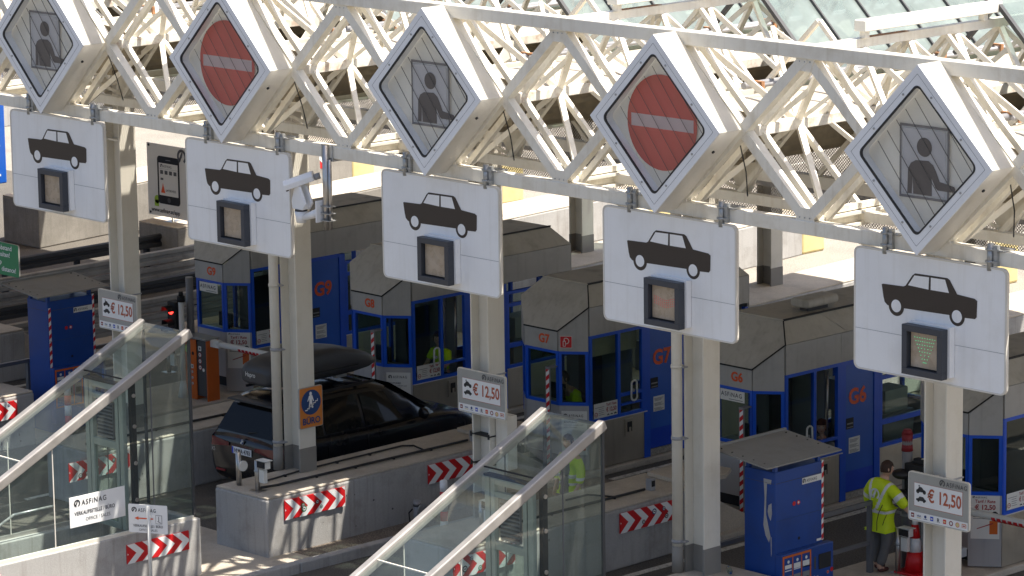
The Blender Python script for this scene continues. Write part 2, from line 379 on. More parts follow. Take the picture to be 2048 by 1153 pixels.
# =============== ground, kerbs, markings ===============
mb = MB(); mb.box(-260, 120, -120, 300, -.3, 0, 'asphalt'); struct(mb.build('ground'))
mb = MB(); mb.box(-90, 60, 22.2, 120, -.2, .004, 'asphalt_sunlit'); struct(mb.build('far_road'))  # paler asphalt past the canopy: sunlit look put into the colour
mb = MB()
for k in range(-5, 4):
    x0 = k*P
    mb.box(x0+.36, x0+.50, 4.2, 17.0, -.1, .009, 'line_white'); mb.box(x0-1.45, x0-1.33, 1.0, 17.0, -.1, .009, 'line_white')
for k in range(-7, 4): mb.box(-15.4+5.5*(k+3)+1.2, -15.4+5.5*(k+3)+1.33, 24, 60, -.1, .014, 'line_white')
struct(mb.build('lane_marking'))
mb = MB(); mb.box(-7.0, -3.75, -.1, 1.9, -.1, .03, 'conc_top'); mb.box(-4.75, -3.75, 1.9, 9.0, -.1, .026, 'gravel'); mb.box(-4.75, -3.75, -9, -.1, -.1, .026, 'gravel'); struct(mb.build('pavement'))
mb = MB(); 
for a, b in ((-9, -4.5), (-4.48, -1.5), (-1.48, 1.2), (1.22, 3.9), (3.92, 6.8)): mb.box(-3.75, -3.56, a, b, -.1, .17, 'conc_side')
struct(mb.build('kerb', bevel=.02))

# =============== traffic islands ===============
def island(k, label, short=False):
    x0 = k*P; t = thing('traffic_island', label, 'traffic island', (x0-.6, 1.4, 0), 'concrete islands between the lanes')
    ye = 3.62 if short else 6.9
    pl = [(-1.23, 1.37), (.11, 1.37), (.06, ye-.02 if short else 4.2), (-.02 if not short else .03, ye), (-1.30, ye)]
    b = MB(); b.prism(pl, (x0, 0, 0), X_, Y_, 1.0, 'conc_side'); b.build('plinth', t, bevel=.03)
    b = MB(); b.prism([(x+(.012 if x < -.5 else -.012), y+(.02 if y < 2 else -.012)) for x, y in pl], (x0, 0, 1.0), X_, Y_, .035, 'conc_top'); b.build('top_screed', t, bevel=.012)
    rn = random.Random(k+40); b = MB()
    for i in range(14): yy, zz, r_ = rn.uniform(1.5, ye-.2), rn.uniform(.08, .92), rn.choice((.008, .012, .02)); b.disc(yy, zz, r_, (x0+.11-(yy-1.37)*(.0177 if yy < 4.2 else .029)+(.05*(yy > 4.2))*.0+.006, 0, 0), Y_, Z_, 'dark_grey', .002, 8, r_*rn.uniform(.8, 2.2))
    b.build('casting_holes', t)
    b = MB()
    if not short: b.prism([(6.9, 0), (6.9, .95), (7.5, .62), (8.1, .30), (8.1, 0)], (x0-1.3, 0, 0), Y_, Z_, 1.24, 'conc_top'); b.build('ramp', t, bevel=.02)
    b = MB(); y1 = ye; b.prism([(-1.45, y1), (.06, y1), (.14, 8.0), (.14, 15.6), (-1.85, 15.6), (-1.85, 7.0)], (x0, 0, 0), X_, Y_, .115, 'conc_top'); b.build('booth_plinth', t, bevel=.02)
    return t
island(-4, 'plain concrete island partly hidden behind the left blue payment machine')
island(-3, 'short concrete island block cut by the left edge before the left payment machine', True)
island(-2, 'concrete island behind the left glass stair shelter, under booth G8')
island(-1, 'concrete island beside the black car whose nose faces the pavement in full view')
island(0, 'concrete island seen through the lower glass stair shelter, with booth G6 at its far end')
island(1, 'short concrete island block under the fourth column with the nearer payment machine behind', True)
island(2, 'concrete island at the right edge under the rightmost price sign')
for n, (xr, tp, lab) in enumerate([(-30.3, 1.9, 'farthest left far concrete block behind the first car sign'), (-24.95, 1.5, 'far concrete block on which the app board stands'), (-20.3, .9, 'long pale far concrete island seen between the second and third car signs'),
        (-15.1, 1.1, 'far concrete island with truss shadows seen between the third and fourth car signs'), (-9.5, .9, 'far concrete island with truss shadows above booth G6'),
        (-4.8, .5, 'far concrete island behind the fifth car sign'), (-.1, .4, 'far concrete island beyond the right edge lanes')]):
    t = thing('traffic_island', lab, 'traffic island', (xr-.6, 20, 0), 'concrete islands beyond the booths')
    W_ = 1.45; hh = 1.12 if n < 2 else .98
    pl = [(-W_, 15.75), (0, 15.75), (-tp*.2, 19), (-tp, 27.4), (-W_-tp, 27.4)]; kk = 'conc_old' if n < 2 else 'conc_side'
    b = MB(); b.prism(pl, (xr, 0, 0), X_, Y_, hh, kk); b.build('plinth', t, bevel=.03)
    b = MB(); b.prism([(x+(.01 if x < -1 and i in (0, 4) else -.01), y) for i, (x, y) in enumerate(pl)], (xr, 0, hh), X_, Y_, .035, 'conc_top'); b.build('top_screed', t, bevel=.012)
    b = MB(); b.box(xr-W_-tp, xr-tp, 27.4, 28.2, 0, 1.02, 'yellow'); b.build('yellow_end', t, bevel=.06)
# chevron boards
def chevron(x, y, z, name_label, ln=1.33, h=.34, stickers=0, n=(1, 0, 0)):
    b = MB(); O = (x, y, z)
    b.prism([(0, 0), (ln, 0), (ln, h), (0, h)], (x-.0, y, z), Y_, Z_, .018, 'red')
    Ox = (x+.018, y, z); b2 = MB(); p = .312; s_ = .19
    for k in range(-2, 6):
        a = k*p
        for q in ([(a, 0), (a+p/2, 0), (a+p/2+s_, h/2), (a+s_, h/2)], [(a+s_, h/2), (a+p/2+s_, h/2), (a+p/2, h), (a, h)]):
            c = clipx(q, .012, ln-.012)
            if len(c) > 2: b2.flat(c, Ox, Y_, Z_, 'white', .003)
    t = b.build('chevron_board', bevel=.012); tag(t, name_label, 'chevron board', 'red and white chevron boards on the islands')
    b2.build('chevron_stripes', t)
    if stickers:
        r = random.Random(stickers)
        for i in range(3+stickers % 2):
            b3 = MB(); cx, cy = r.uniform(.15, ln-.15), r.uniform(.08, h-.06); s = r.uniform(.03, .055)
            b3.disc(cx, cy, s, Ox, Y_, Z_, r.choice(['navy', 'text_dark', 'text_dark', 'green_sign']), .006); b3.disc(cx, cy, s*.62, Ox, Y_, Z_, 'white', .008); b3.rect(cx-s*.4, cy-.008, cx+s*.4, cy+.008, Ox, Y_, Z_, 'text_dark', .010); b3.build('sticker', t)
    return t
for k, yy, lab, st in ((-1, 1.74, 'chevron board with round stickers near the nose of the island beside the black car', 3), (-1, 5.0, 'chevron board just left of the middle price sign column, beyond the one with stickers', 0),
        (0, 4.93, 'chevron board with three small dark stickers right of the lower glass stair shelter', 5), (0, 1.2, 'chevron board with stickers seen through the lower glass stair shelter', 8),
        (-2, .83, 'chevron board seen through the glass of the left stair shelter', 4), (-3, 1.85, 'chevron board cut by the left edge below the blue machine', 2)):
    chevron(k*P + {1.74: .108, 5.0: .045, 4.93: .047, 1.2: .111, .83: .117, 1.85: .104}[yy], yy, .60, lab, stickers=st)

# =============== gantry ===============
g = thing('sign_gantry', 'cream steel lattice gantry carrying the row of car signs and diamond signs', 'gantry', (0, .2, 7.2))
XL, XR = -26, 24
mb = MB(); mb.box(XL, XR, .07, .25, 7.21, 7.40, 'truss'); mb.build('lower_chord', g, bevel=.012)
mb = MB(); mb.box(XL, XR, .05, .25, 9.58, 9.77, 'truss'); mb.build('upper_chord', g, bevel=.012)
mb = MB(); mb.box(XL, XR, 1.22, 1.36, 7.24, 7.38, 'truss'); mb.box(XL, XR, .44, .54, 9.58, 9.70, 'truss'); mb.build('rear_lower_chord', g)
mb = MB(); mb.box(XL, XR, 2.95, 3.13, 7.20, 7.38, 'truss'); mb.build('column_beam', g)
def braces(lst, parent, nmax=100, name='brace', key='truss'):
    """lst of (p, q, w): the nearest nmax are parts of their own, the rest one part"""
    cm = Vector((41.1, -36.3, 16)); vis = sorted(lst, key=lambda t: (Vector(t[0])-cm).length)
    for i, (p, q, w_) in enumerate(vis[:nmax]):
        o_ = Vector((0, .0045*(i % 5), .002*(i % 3))); b = MB(); b.bar(Vector(p)+o_, Vector(q)+o_, w_, w_, key); b.build(name, parent)
    if vis[nmax:]:
        b = MB()
        for i, (p, q, w_) in enumerate(vis[nmax:]): o_ = Vector((0, .0045*(i % 5), .002*(i % 3))); b.bar(Vector(p)+o_, Vector(q)+o_, w_, w_, key)
        o = b.build('far_braces', parent); o['kind'] = 'stuff'
H = P/4
front = []; rest = []
for j in range(-20, 19):
    xm = 1.39+H*(2*0+1)+ (j)*P/2      # mid nodes every half pitch
    for sx in (-1, 1):
        for zz in (7.39, 9.60):
            zm = 8.49
            if XL < xm-1.3 and xm+1.3 < XR:
                (front if -24 < xm < 16 else rest).append(((xm, .15, zm), (xm+sx*H, .15, zz), .145))
braces(front, g, 100)
for j in range(-18, 13):          # gusset plates with bolts at the nodes of the front face
    xm = 1.39+H+j*P/2
    if not (-22 < xm < 14): continue
    for xx, zz, w_, h_ in ((xm+H, 7.47, .17, .10), (xm+H, 9.51, .17, .10)):
        b = MB(); b.prism([(-w_, -.075), (w_, -.075), (w_*.55, h_), (-w_*.55, h_)] if zz < 8 else [(-w_*.55, -h_), (w_*.55, -h_), (w_, .075), (-w_, .075)], (xx, .085, zz), X_, Z_, -.012, 'truss')
        for q in (-.09, 0, .09): b.tube((xx+q, .085, zz-.03 if zz < 8 else zz+.03), (xx+q, .076, zz-.03 if zz < 8 else zz+.03), .011, 'galv', 6)
        b.build('gusset_plate', g)
g2 = thing('rear_lattice', 'second layer of thinner cream lattice bars close behind the sign gantry', 'lattice frame', (0, .8, 7.3))
l2 = []
for j in range(-17, 15):
    xm = 1.39+H+j*P/2
    if not (-24 < xm < 17): continue
    alt = (j % 2 == 0)
    for sx in (-1, 1):
        for zz in (7.34, 9.60):
            l2.append(((xm, .47, 8.49), (xm+sx*H, .47, zz), .085))
            if alt: l2.append(((xm, 1.23, 8.49), (xm+sx*H, .5, zz), .08))
            if alt and zz < 8: l2.append(((xm, 1.23, 8.49), (xm+sx*H, 1.3, zz), .075))
for j in range(-17, 15):
    xm = 1.39+H+j*P/2
    if not (-24 < xm < 17): continue
    for sx in (-1, 1):
        for zz in (7.40, 9.62): l2.append(((xm, 2.98, 8.49), (xm+sx*H, 2.98, zz), .065))
        if j % 2 == 0: l2.append(((xm, 2.98, 8.49), (xm+sx*H, 2.0, 9.62), .055)); l2.append(((xm, 1.23, 8.49), (xm+sx*H, 2.0, 9.62), .055))
braces(l2, g2, 100)
for j in range(-9, 7):
    for yv, xo, hh in ((1.42, 1.39, 1.0), (2.75, 1.39+H*2, 1.1)):
        xv = xo+j*P
        if not (-24 < xv < 16): continue
        b = MB(); b.prism([(-.10, 0), (.10, 0), (.62, hh), (.36, hh), (0, hh*.52), (-.36, hh), (-.62, hh)], (xv, yv, 7.32), X_, Z_, -.03, 'truss'); b.build('node_plate', g2)
        b = MB(); b.bar((xv-.05, yv, 7.38), (xv-.75, yv-.9, 7.95), .05, .05, 'truss'); b.build('brace', g2)
for yv, zv in ((3.9, 7.05), (4.6, 6.75)):
    b = MB(); b.box(-24, 18, yv, yv+.10, zv, zv+.10, 'pipe_grey'); b.build('net_rail', g2)

# =============== columns ===============
def column(k, label, base=1.03, yb=2.886, top=7.2, x=None, group='cream H-section columns along the front of the islands'):
    x = k*P-1.214 if x is None else x
    t = thing('steel_column', label, 'column', (x+.2, yb+.18, base), group)
    b = MB(); b.box(x, x+.03, yb, yb+.355, base+.42, top, 'column'); b.box(x+.38, x+.41, yb, yb+.355, base+.42, top, 'column'); b.box(x+.03, x+.38, yb+.16, yb+.19, base+.42, top, 'column')
    b.build('shaft', t, bevel=.004)
    b = MB(); b.box(x-.004, x+.034, yb-.004, yb+.359, base, base+.42, 'column_base'); b.box(x+.376, x+.414, yb-.004, yb+.359, base, base+.42, 'column_base'); b.box(x+.034, x+.376, yb+.156, yb+.194, base, base+.42, 'column_base'); b.build('base_coating', t)
    b = MB(); b.box(x+.03, x+.38, yb+.03, yb+.16, 6.2, 6.23, 'column'); b.build('stiffener', t)
    return t
names = {-4: 'cream column hidden behind the leftmost car sign', -3: 'cream column left of the first car sign', -2: 'cream column carrying the leftmost price sign', -1: 'cream column with the orange stair sign and a downpipe', 0: 'cream column carrying the middle price sign', 1: 'cream column with a downpipe below the fourth car sign', 2: 'cream column carrying the rightmost price sign', 3: 'cream column beyond the right edge'}
for k in range(-3, 3): column(k, names[k])
for i, (xb, lab) in enumerate([(-16.75+.0, 'far cream column between the third and fourth car signs'), (-11.1, 'far cream column between the fourth and fifth car signs'), (-22.4, 'far cream column behind the second car sign'), (-28.0, 'far cream column behind the app board'), (-5.6, 'far cream column behind the fifth car sign')]):
    column(0, lab, .98, 20.3, 7.4, xb, 'far cream columns beyond the booths')
for k, lab in ((-1, 'cream downpipe on the column with the orange stair sign'), (1, 'cream downpipe on the column below the fourth car sign')):
    x = k*P-1.214-.02; b = MB(); b.tube((x-.04, 2.80, 1.04), (x-.04, 2.80, 1.45), .088, 'column_base', 16); b.tube((x-.04, 2.80, 1.45), (x-.04, 2.80, 7.2), .082, 'column', 16)
    for z in (1.5, 3.1, 4.2, 5.3): b.tube((x-.04, 2.80, z), (x-.04, 2.80, z+.05), .093, 'pipe_grey' if z < 4 else 'column', 16); b.box(x-.04, x+.1, 2.8, 2.9, z+.01, z+.03, 'pipe_grey')
    o = b.build('downpipe'); tag(o, lab, 'downpipe', 'downpipes on the columns')
# canopy beams along the lanes and tapered column heads
for k in range(-4, 4):
    x = k*P-1.01
    t = thing('canopy_beam', ['cream lane-wise beam over the column at the far left of the picture', 'cream lane-wise beam over the second column from the left edge', 'cream lane-wise beam over the leftmost price sign', 'cream lane-wise beam over the column with the orange stair sign', 'cream lane-wise beam over the middle price sign', 'cream lane-wise beam over the column below the fourth car sign', 'cream lane-wise beam over the rightmost price sign', 'cream lane-wise beam past the right edge'][k+4], 'beam', (x, 3, 7.2), 'lane-wise beams of the canopy')
    b = MB(); b.box(x-.11, x+.11, .26, 21.5, 7.36, 7.40, 'truss_top'); b.box(x-.02, x+.02, .26, 21.5, 7.24, 7.36, 'truss'); b.box(x-.11, x+.11, .26, 21.5, 7.20, 7.24, 'truss'); b.build('beam', t)
    b = MB()
    for s_ in (-1, 1): b.prism([(0, 0), (.12, 0), (.9, 1.25), (0, .75)], (x, 3.04, 7.4), X_*s_, Z_, .03*(1), 'truss')
    b.prism([(-.12, 0), (.12, 0), (.95, 1.2), (.6, 1.3), (0, .65), (-.6, 1.3), (-.95, 1.2)], (x, 3.02, 7.40), Y_, Z_, .03, 'truss'); b.build('head_plate', t)
    b = MB(); b.tube((x-.02, .9, 7.12), (x-.02, 2.9, 6.3), .05, 'truss', 10); b.build('knee_brace', t)

# =============== canopy roof, one bay per lane ===============
def bay(k, lab):
    x0 = k*P; ye = 23.4
    t = thing('roof_bay', lab, 'roof bay', (x0+3.7, 1, 8.4), 'saw-tooth roof bays above the lanes')
    b = MB(); b.box(x0+3.63, x0+3.76, .3, ye, 9.62, 9.74, 'truss'); b.build('top_chord', t)
    b = MB(); b.box(x0+3.66, x0+3.86, 1.15, 4.05, 9.84, 9.99, 'truss_top'); b.box(x0+3.71, x0+3.81, 1.2, 1.3, 9.74, 9.84, 'truss'); b.box(x0+3.71, x0+3.81, 3.7, 3.8, 9.74, 9.84, 'truss'); b.build('roof_rail', t, bevel=.01)
    b = MB(); b.box(x0+3.64, x0+3.74, 1.3, 2.2, 9.742, 9.748, 'rust'); b.build('rust_patch', t)
    b = MB(); b.box(x0+2.46, x0+2.66, .36, ye, 8.40, 8.55, 'rusty'); b.build('edge_beam', t, bevel=.01)
    lst = []; n = 0; y = 1.25
    while y < 23:
        for sx in (-1, 1):
            for sy in (-1, 1): lst.append(((x0+3.70, y, 9.63), (x0+3.70+sx*1.12, y+sy*.56, 8.55), .07))
            if y < 4 and sx < 0: lst.append(((x0+3.70+sx*1.12, y+.56, 8.45), (x0+3.70, y+1.1, 7.5), .06))
        y += .98 if y < 11 else 1.5
    braces(lst, t, 48)
    b = MB(); b.box(x0+4.78, x0+4.86, 1.0, 14, 8.46, 8.54, 'truss'); b.box(x0+3.66, x0+3.74, .5, 9, 7.42, 7.50, 'truss'); b.build('tie_chord', t)
    # glazing: apex line at x0+3.78, falling towards +x, black front edge at y = 4
    gx0, gz0, gx1, gz1 = x0+3.80, 9.93, x0+5.10, 8.66
    d = Vector((gx1-gx0, 0, gz1-gz0)); L_ = d.length; d.normalize()
    b = MB(); b.prism([(4.0, 0), (ye, 0), (ye, L_), (4.0, L_)], (gx0, 0, gz0), Y_, d, -.02, 'glass_roof'); b.build('glazing', t)
    nrm = Vector((-d.z, 0, d.x))*(1 if -d.z > 0 else -1); yy = 4.0
    while yy < ye:
        w_ = .07 if yy == 4.0 else .03; a = Vector((gx0, yy, gz0))+nrm*.03; b = MB(); b.bar(a, a+d*L_, w_, .06, 'dark_grey', up=nrm); b.build('glazing_bar', t); yy += .93
    b = MB(); b.bar((gx0, 4.0, gz0+.02), (gx0-.75, 4.0, 9.2), .07, .06, 'dark_grey'); b.build('gable_bar', t)
    # strip roof: arched lit top, undercut corrugated flank
    xs, xe = x0+5.12, x0+7.14
    sec = [(xs, 8.52)] + [(xs+(xe-xs)*i/10, 8.52-.10*i/10+.16*math.sin(math.pi*i/10)) for i in range(1, 10)] + [(xe, 8.42)]
    low = [(xe-.06, 8.36), (xe-.16, 8.28), (xe-.16, 8.20), (xe-.38, 8.16), (xe-.38, 8.06), (xe-.60, 8.02), (xe-.60, 7.92), (xe-.85, 7.88), (xe-.85, 7.80), (xs, 7.80)]
    y0 = .95
    b = MB(); n_ = len(sec)
    b.add([(x, y0, z) for x, z in sec]+[(x, ye, z) for x, z in sec], [(i, i+1, n_+i+1, n_+i) for i in range(n_-1)], 'strip_roof', True)
    b.add([(x, y0, z) for x, z in sec+low], [tuple(range(len(sec+low)))], 'corrugated'); b.build('strip_roof', t, fix=False)
    b = MB(); ll = [sec[-1]]+low+[sec[0]]; n_ = len(ll)
    b.add([(x, y0, z) for x, z in ll]+[(x, ye, z) for x, z in ll], [(i, i+1, n_+i+1, n_+i) for i in range(n_-1)], 'corrugated'); b.build('flank', t)
    b = MB(); b.tube((x0+5.16, 2.4, 8.66), (x0+5.16, ye, 8.66), .055, 'pipe_grey', 10); b.tube((x0+5.30, 2.5, 8.66), (x0+5.30, ye, 8.66), .03, 'pipe_grey', 8); b.build('gutter_pipe', t)
    for i in range(5):
        b = MB(); y = 2.55+i*1.35; b.box(x0+5.06, x0+5.36, y, y+.06, 8.70, 8.73, 'rust'); b.box(x0+5.35, x0+5.38, y, y+.06, 8.60, 8.73, 'rust'); b.build('pipe_clip', t)
    for i in range(4): b = MB(); y = 1.9+i*1.7; b.box(x0+7.02, x0+7.10, y, y+.16, 8.40, 8.47, 'rust'); b.build('rusty_bracket', t)
    return t
labs = ['saw-tooth roof bay at the far left, mostly hidden', 'roof bay above the first diamond sign', 'roof bay behind the red disc sign second from left', 'roof bay behind the middle diamond sign', 'roof bay behind the red disc sign second from right', 'roof bay at the right with the rusty rail and black-edged glass', 'roof bay at the right edge']
for i, k in enumerate(range(-5, 2)): bay(k, labs[i])
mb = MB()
for k in range(-7, 4): mb.box(k*P-2.344, k*P+2.344, 4.9, 17.6, 7.62, 7.70, 'shade_sheet')  # added sheet that keeps the sun off the booths
o = mb.build('shade_deck'); tag(o, 'added sheet deck that shades the booths under the trusses', 'shading_deck')
mb = MB(); mb.add([(-24, 1.4, 7.15), (20, 1.4, 7.15), (20, 4.8, 6.95), (-24, 4.8, 6.95)], [(0, 1, 2, 3)], 'net')
mb.add([(-24, 4.8, 6.95), (20, 4.8, 6.95), (20, 4.85, 7.6), (-24, 4.85, 7.6)], [(0, 1, 2, 3)], 'net')
mb.add([(-24, 4.87, 6.15), (20, 4.87, 6.15), (20, 4.87, 7.6), (-24, 4.87, 7.6)], [(0, 1, 2, 3)], 'net_dense')
o = mb.build('wire_netting'); tag(o, 'fine brown wire netting stretched under the lattice behind the car signs', 'netting')
# =============== car signs ===============
ZS = 5.55
def rrect(x0, y0, x1, y1, r, n=5):
    o = []
    for cx, cy, a in ((x1-r, y0+r, -90), (x1-r, y1-r, 0), (x0+r, y1-r, 90), (x0+r, y0+r, 180)):
        o += [(cx+r*math.cos(R_(a+90*i/n)), cy+r*math.sin(R_(a+90*i/n))) for i in range(n+1)]
    return o
def pictocar(b, O, U, V, s=1., key='vinyl', bg='sign_white', off=.004):
    def T(p): return [(x*s, y*s) for x, y in p]
    arc = lambda cx, cy, r, a0, a1, n=12: [(cx+r*math.cos(R_(a0+(a1-a0)*i/n)), cy+r*math.sin(R_(a0+(a1-a0)*i/n))) for i in range(n+1)]
    b.flat(T([(.478,1.189),(.502,1.198),(.851,1.208),(.886,1.223),(1.001,1.374),(1.047,1.406),(1.587,1.414),(1.629,1.393),(1.753,1.223),(2.044,1.203),(2.085,1.179),(2.078,.968),(2.051,.938),(1.87,.932)]
        +arc(1.754, .934, .128, 0, -180, 14)+[(.87,.918)]+arc(.731, .930, .132, -5, -175, 14)+[(.575,.925),(.53,.96),(.508,1.03)]), O, U, V, key, off)
    b.flat(T([(.931,1.235),(1.038,1.378),(1.284,1.385),(1.277,1.222)]), O, U, V, bg, off+.003)
    b.flat(T([(1.313,1.222),(1.315,1.385),(1.553,1.388),(1.619,1.223)]), O, U, V, bg, off+.003)
    for cx in (.731, 1.754): b.disc(cx*s, .932*s, .084*s, O, U, V, bg, off+.003)
def car_sign(k, label, led=None):
    x0 = k*P; t = thing('car_sign', label, 'lane sign', (x0+1.28, 0, ZS), 'white car signs hanging from the gantry')
    b = MB(); b.prism(rrect(0, 0, 2.563, 1.65, .09), (x0, .05, ZS), X_, Z_, .05, 'sign_white', 'sign_edge'); b.build('panel', t, bevel=0)
    b = MB(); b.ring(0, 0, 0, 0, (0,0,0), X_, Z_, 'sign_edge') if False else None
    O = (x0, 0, ZS)
    b = MB(); o_, i_ = rrect(0, 0, 2.563, 1.65, .09), rrect(.022, .022, 2.541, 1.628, .075); n = len(o_)
    b.add([(x0+x, -.008, ZS+z) for x, z in o_]+[(x0+x, -.008, ZS+z) for x, z in i_]+[(x0+x, .0, ZS+z) for x, z in i_], [(i, (i+1) % n, n+(i+1) % n, n+i) for i in range(n)]+[(n+i, n+(i+1) % n, 2*n+(i+1) % n, 2*n+i) for i in range(n)], 'sign_edge'); b.build('rim', t)
    b = MB(); b.rect(.025, .549, 2.538, .555, O, X_, Z_, 'thin_line', .003); b.build('panel_joint', t)
    b = MB(); pictocar(b, O, X_, Z_, bg='sign_white'); b.build('car_pictogram', t)
    # display box: shallow white spacer, dark housing, recessed screen
    b = MB(); b.box(x0+1.03, x0+1.72, -.10, -.004, ZS+.12, ZS+.79, 'sign_white'); b.build('spacer', t, bevel=.006)
    L = thing('led_display', '', '', (x0+1.34, -.1, ZS+.1)); del L['label'], L['category']; L.parent = t; L.location = Vector((x0+1.34, -.1, ZS+.1))-t.location
    fx0, fx1, fz0, fz1 = x0+1.006, x0+1.683, ZS+.106, ZS+.766
    b = MB(); w1 = .085
    b.box(fx0, fx1, -.22, -.102, fz0, fz0+w1, 'led_frame'); b.box(fx0, fx1, -.22, -.102, fz1-w1, fz1, 'led_frame'); b.box(fx0, fx0+w1, -.22, -.102, fz0+w1, fz1-w1, 'led_frame'); b.box(fx1-w1, fx1, -.22, -.102, fz0+w1, fz1-w1, 'led_frame')
    b.box(fx0+w1, fx1-w1, -.12, -.102, fz0+w1, fz1-w1, 'black_rubber'); b.build('housing', L, bevel=.005)
    b = MB(); b.box(fx0+w1+.018, fx1-w1-.018, -.150, -.121, fz0+w1+.018, fz1-w1-.018, 'led_screen'); b.build('screen', L)
    if led:
        b = MB(); cx, cz = (fx0+fx1)/2, (fz0+fz1)/2
        if led == 'green':
            for j in range(8):
                hw = .17-.021*j
                for i in range(max(1, int(hw/.036))*2+1):
                    nn = max(1, int(hw/.036)); xx = cx + (i-nn)*hw/nn; b.box(xx-.004, xx+.004, -.157, -.150, cz+.17-j*.046-.004, cz+.17-j*.046+.004, 'led_green')
        else:
            for j in range(4):
                for i in range(11):
                    xx = cx+(i-5)*.038; zz = cz+.06-j*.032+.02*math.cos(i*.6); b.box(xx-.006, xx+.006, -.157, -.150, zz-.005, zz+.005, 'led_red')
        b.build('led_dots', L)
    for cx in (.52, 2.27):
        b = MB(); b.tube((x0+cx, .02, ZS+1.60), (x0+cx, .02, ZS+1.95), .042, 'galv', 12); b.box(x0+cx+.05, x0+cx+.11, .02, .08, ZS+1.66, ZS+1.93, 'galv')
        for zz in (1.70, 1.86): b.tube((x0+cx, .02, ZS+zz), (x0+cx, .02, ZS+zz+.03), .052, 'galv', 12); b.box(x0+cx-.07, x0+cx+.13, .0, .03, ZS+zz, ZS+zz+.03, 'galv')
        b.box(x0+cx-.05, x0+cx+.2, .03, .28, ZS+1.855, ZS+1.875, 'galv'); b.build('clamp', t)
    return t
for k, lab, led in ((-2, 'leftmost white car sign with a dark display box, beside the green sign', None), (-1, 'second white car sign from the left, with the surveillance camera at its right', None),
        (0, 'middle white car sign with a blank display above the middle price sign', None), (1, 'fourth white car sign from the left, faint red lights in its display', 'red'),
        (2, 'rightmost white car sign with a green lit arrow in its display', 'green')): car_sign(k, lab, led)
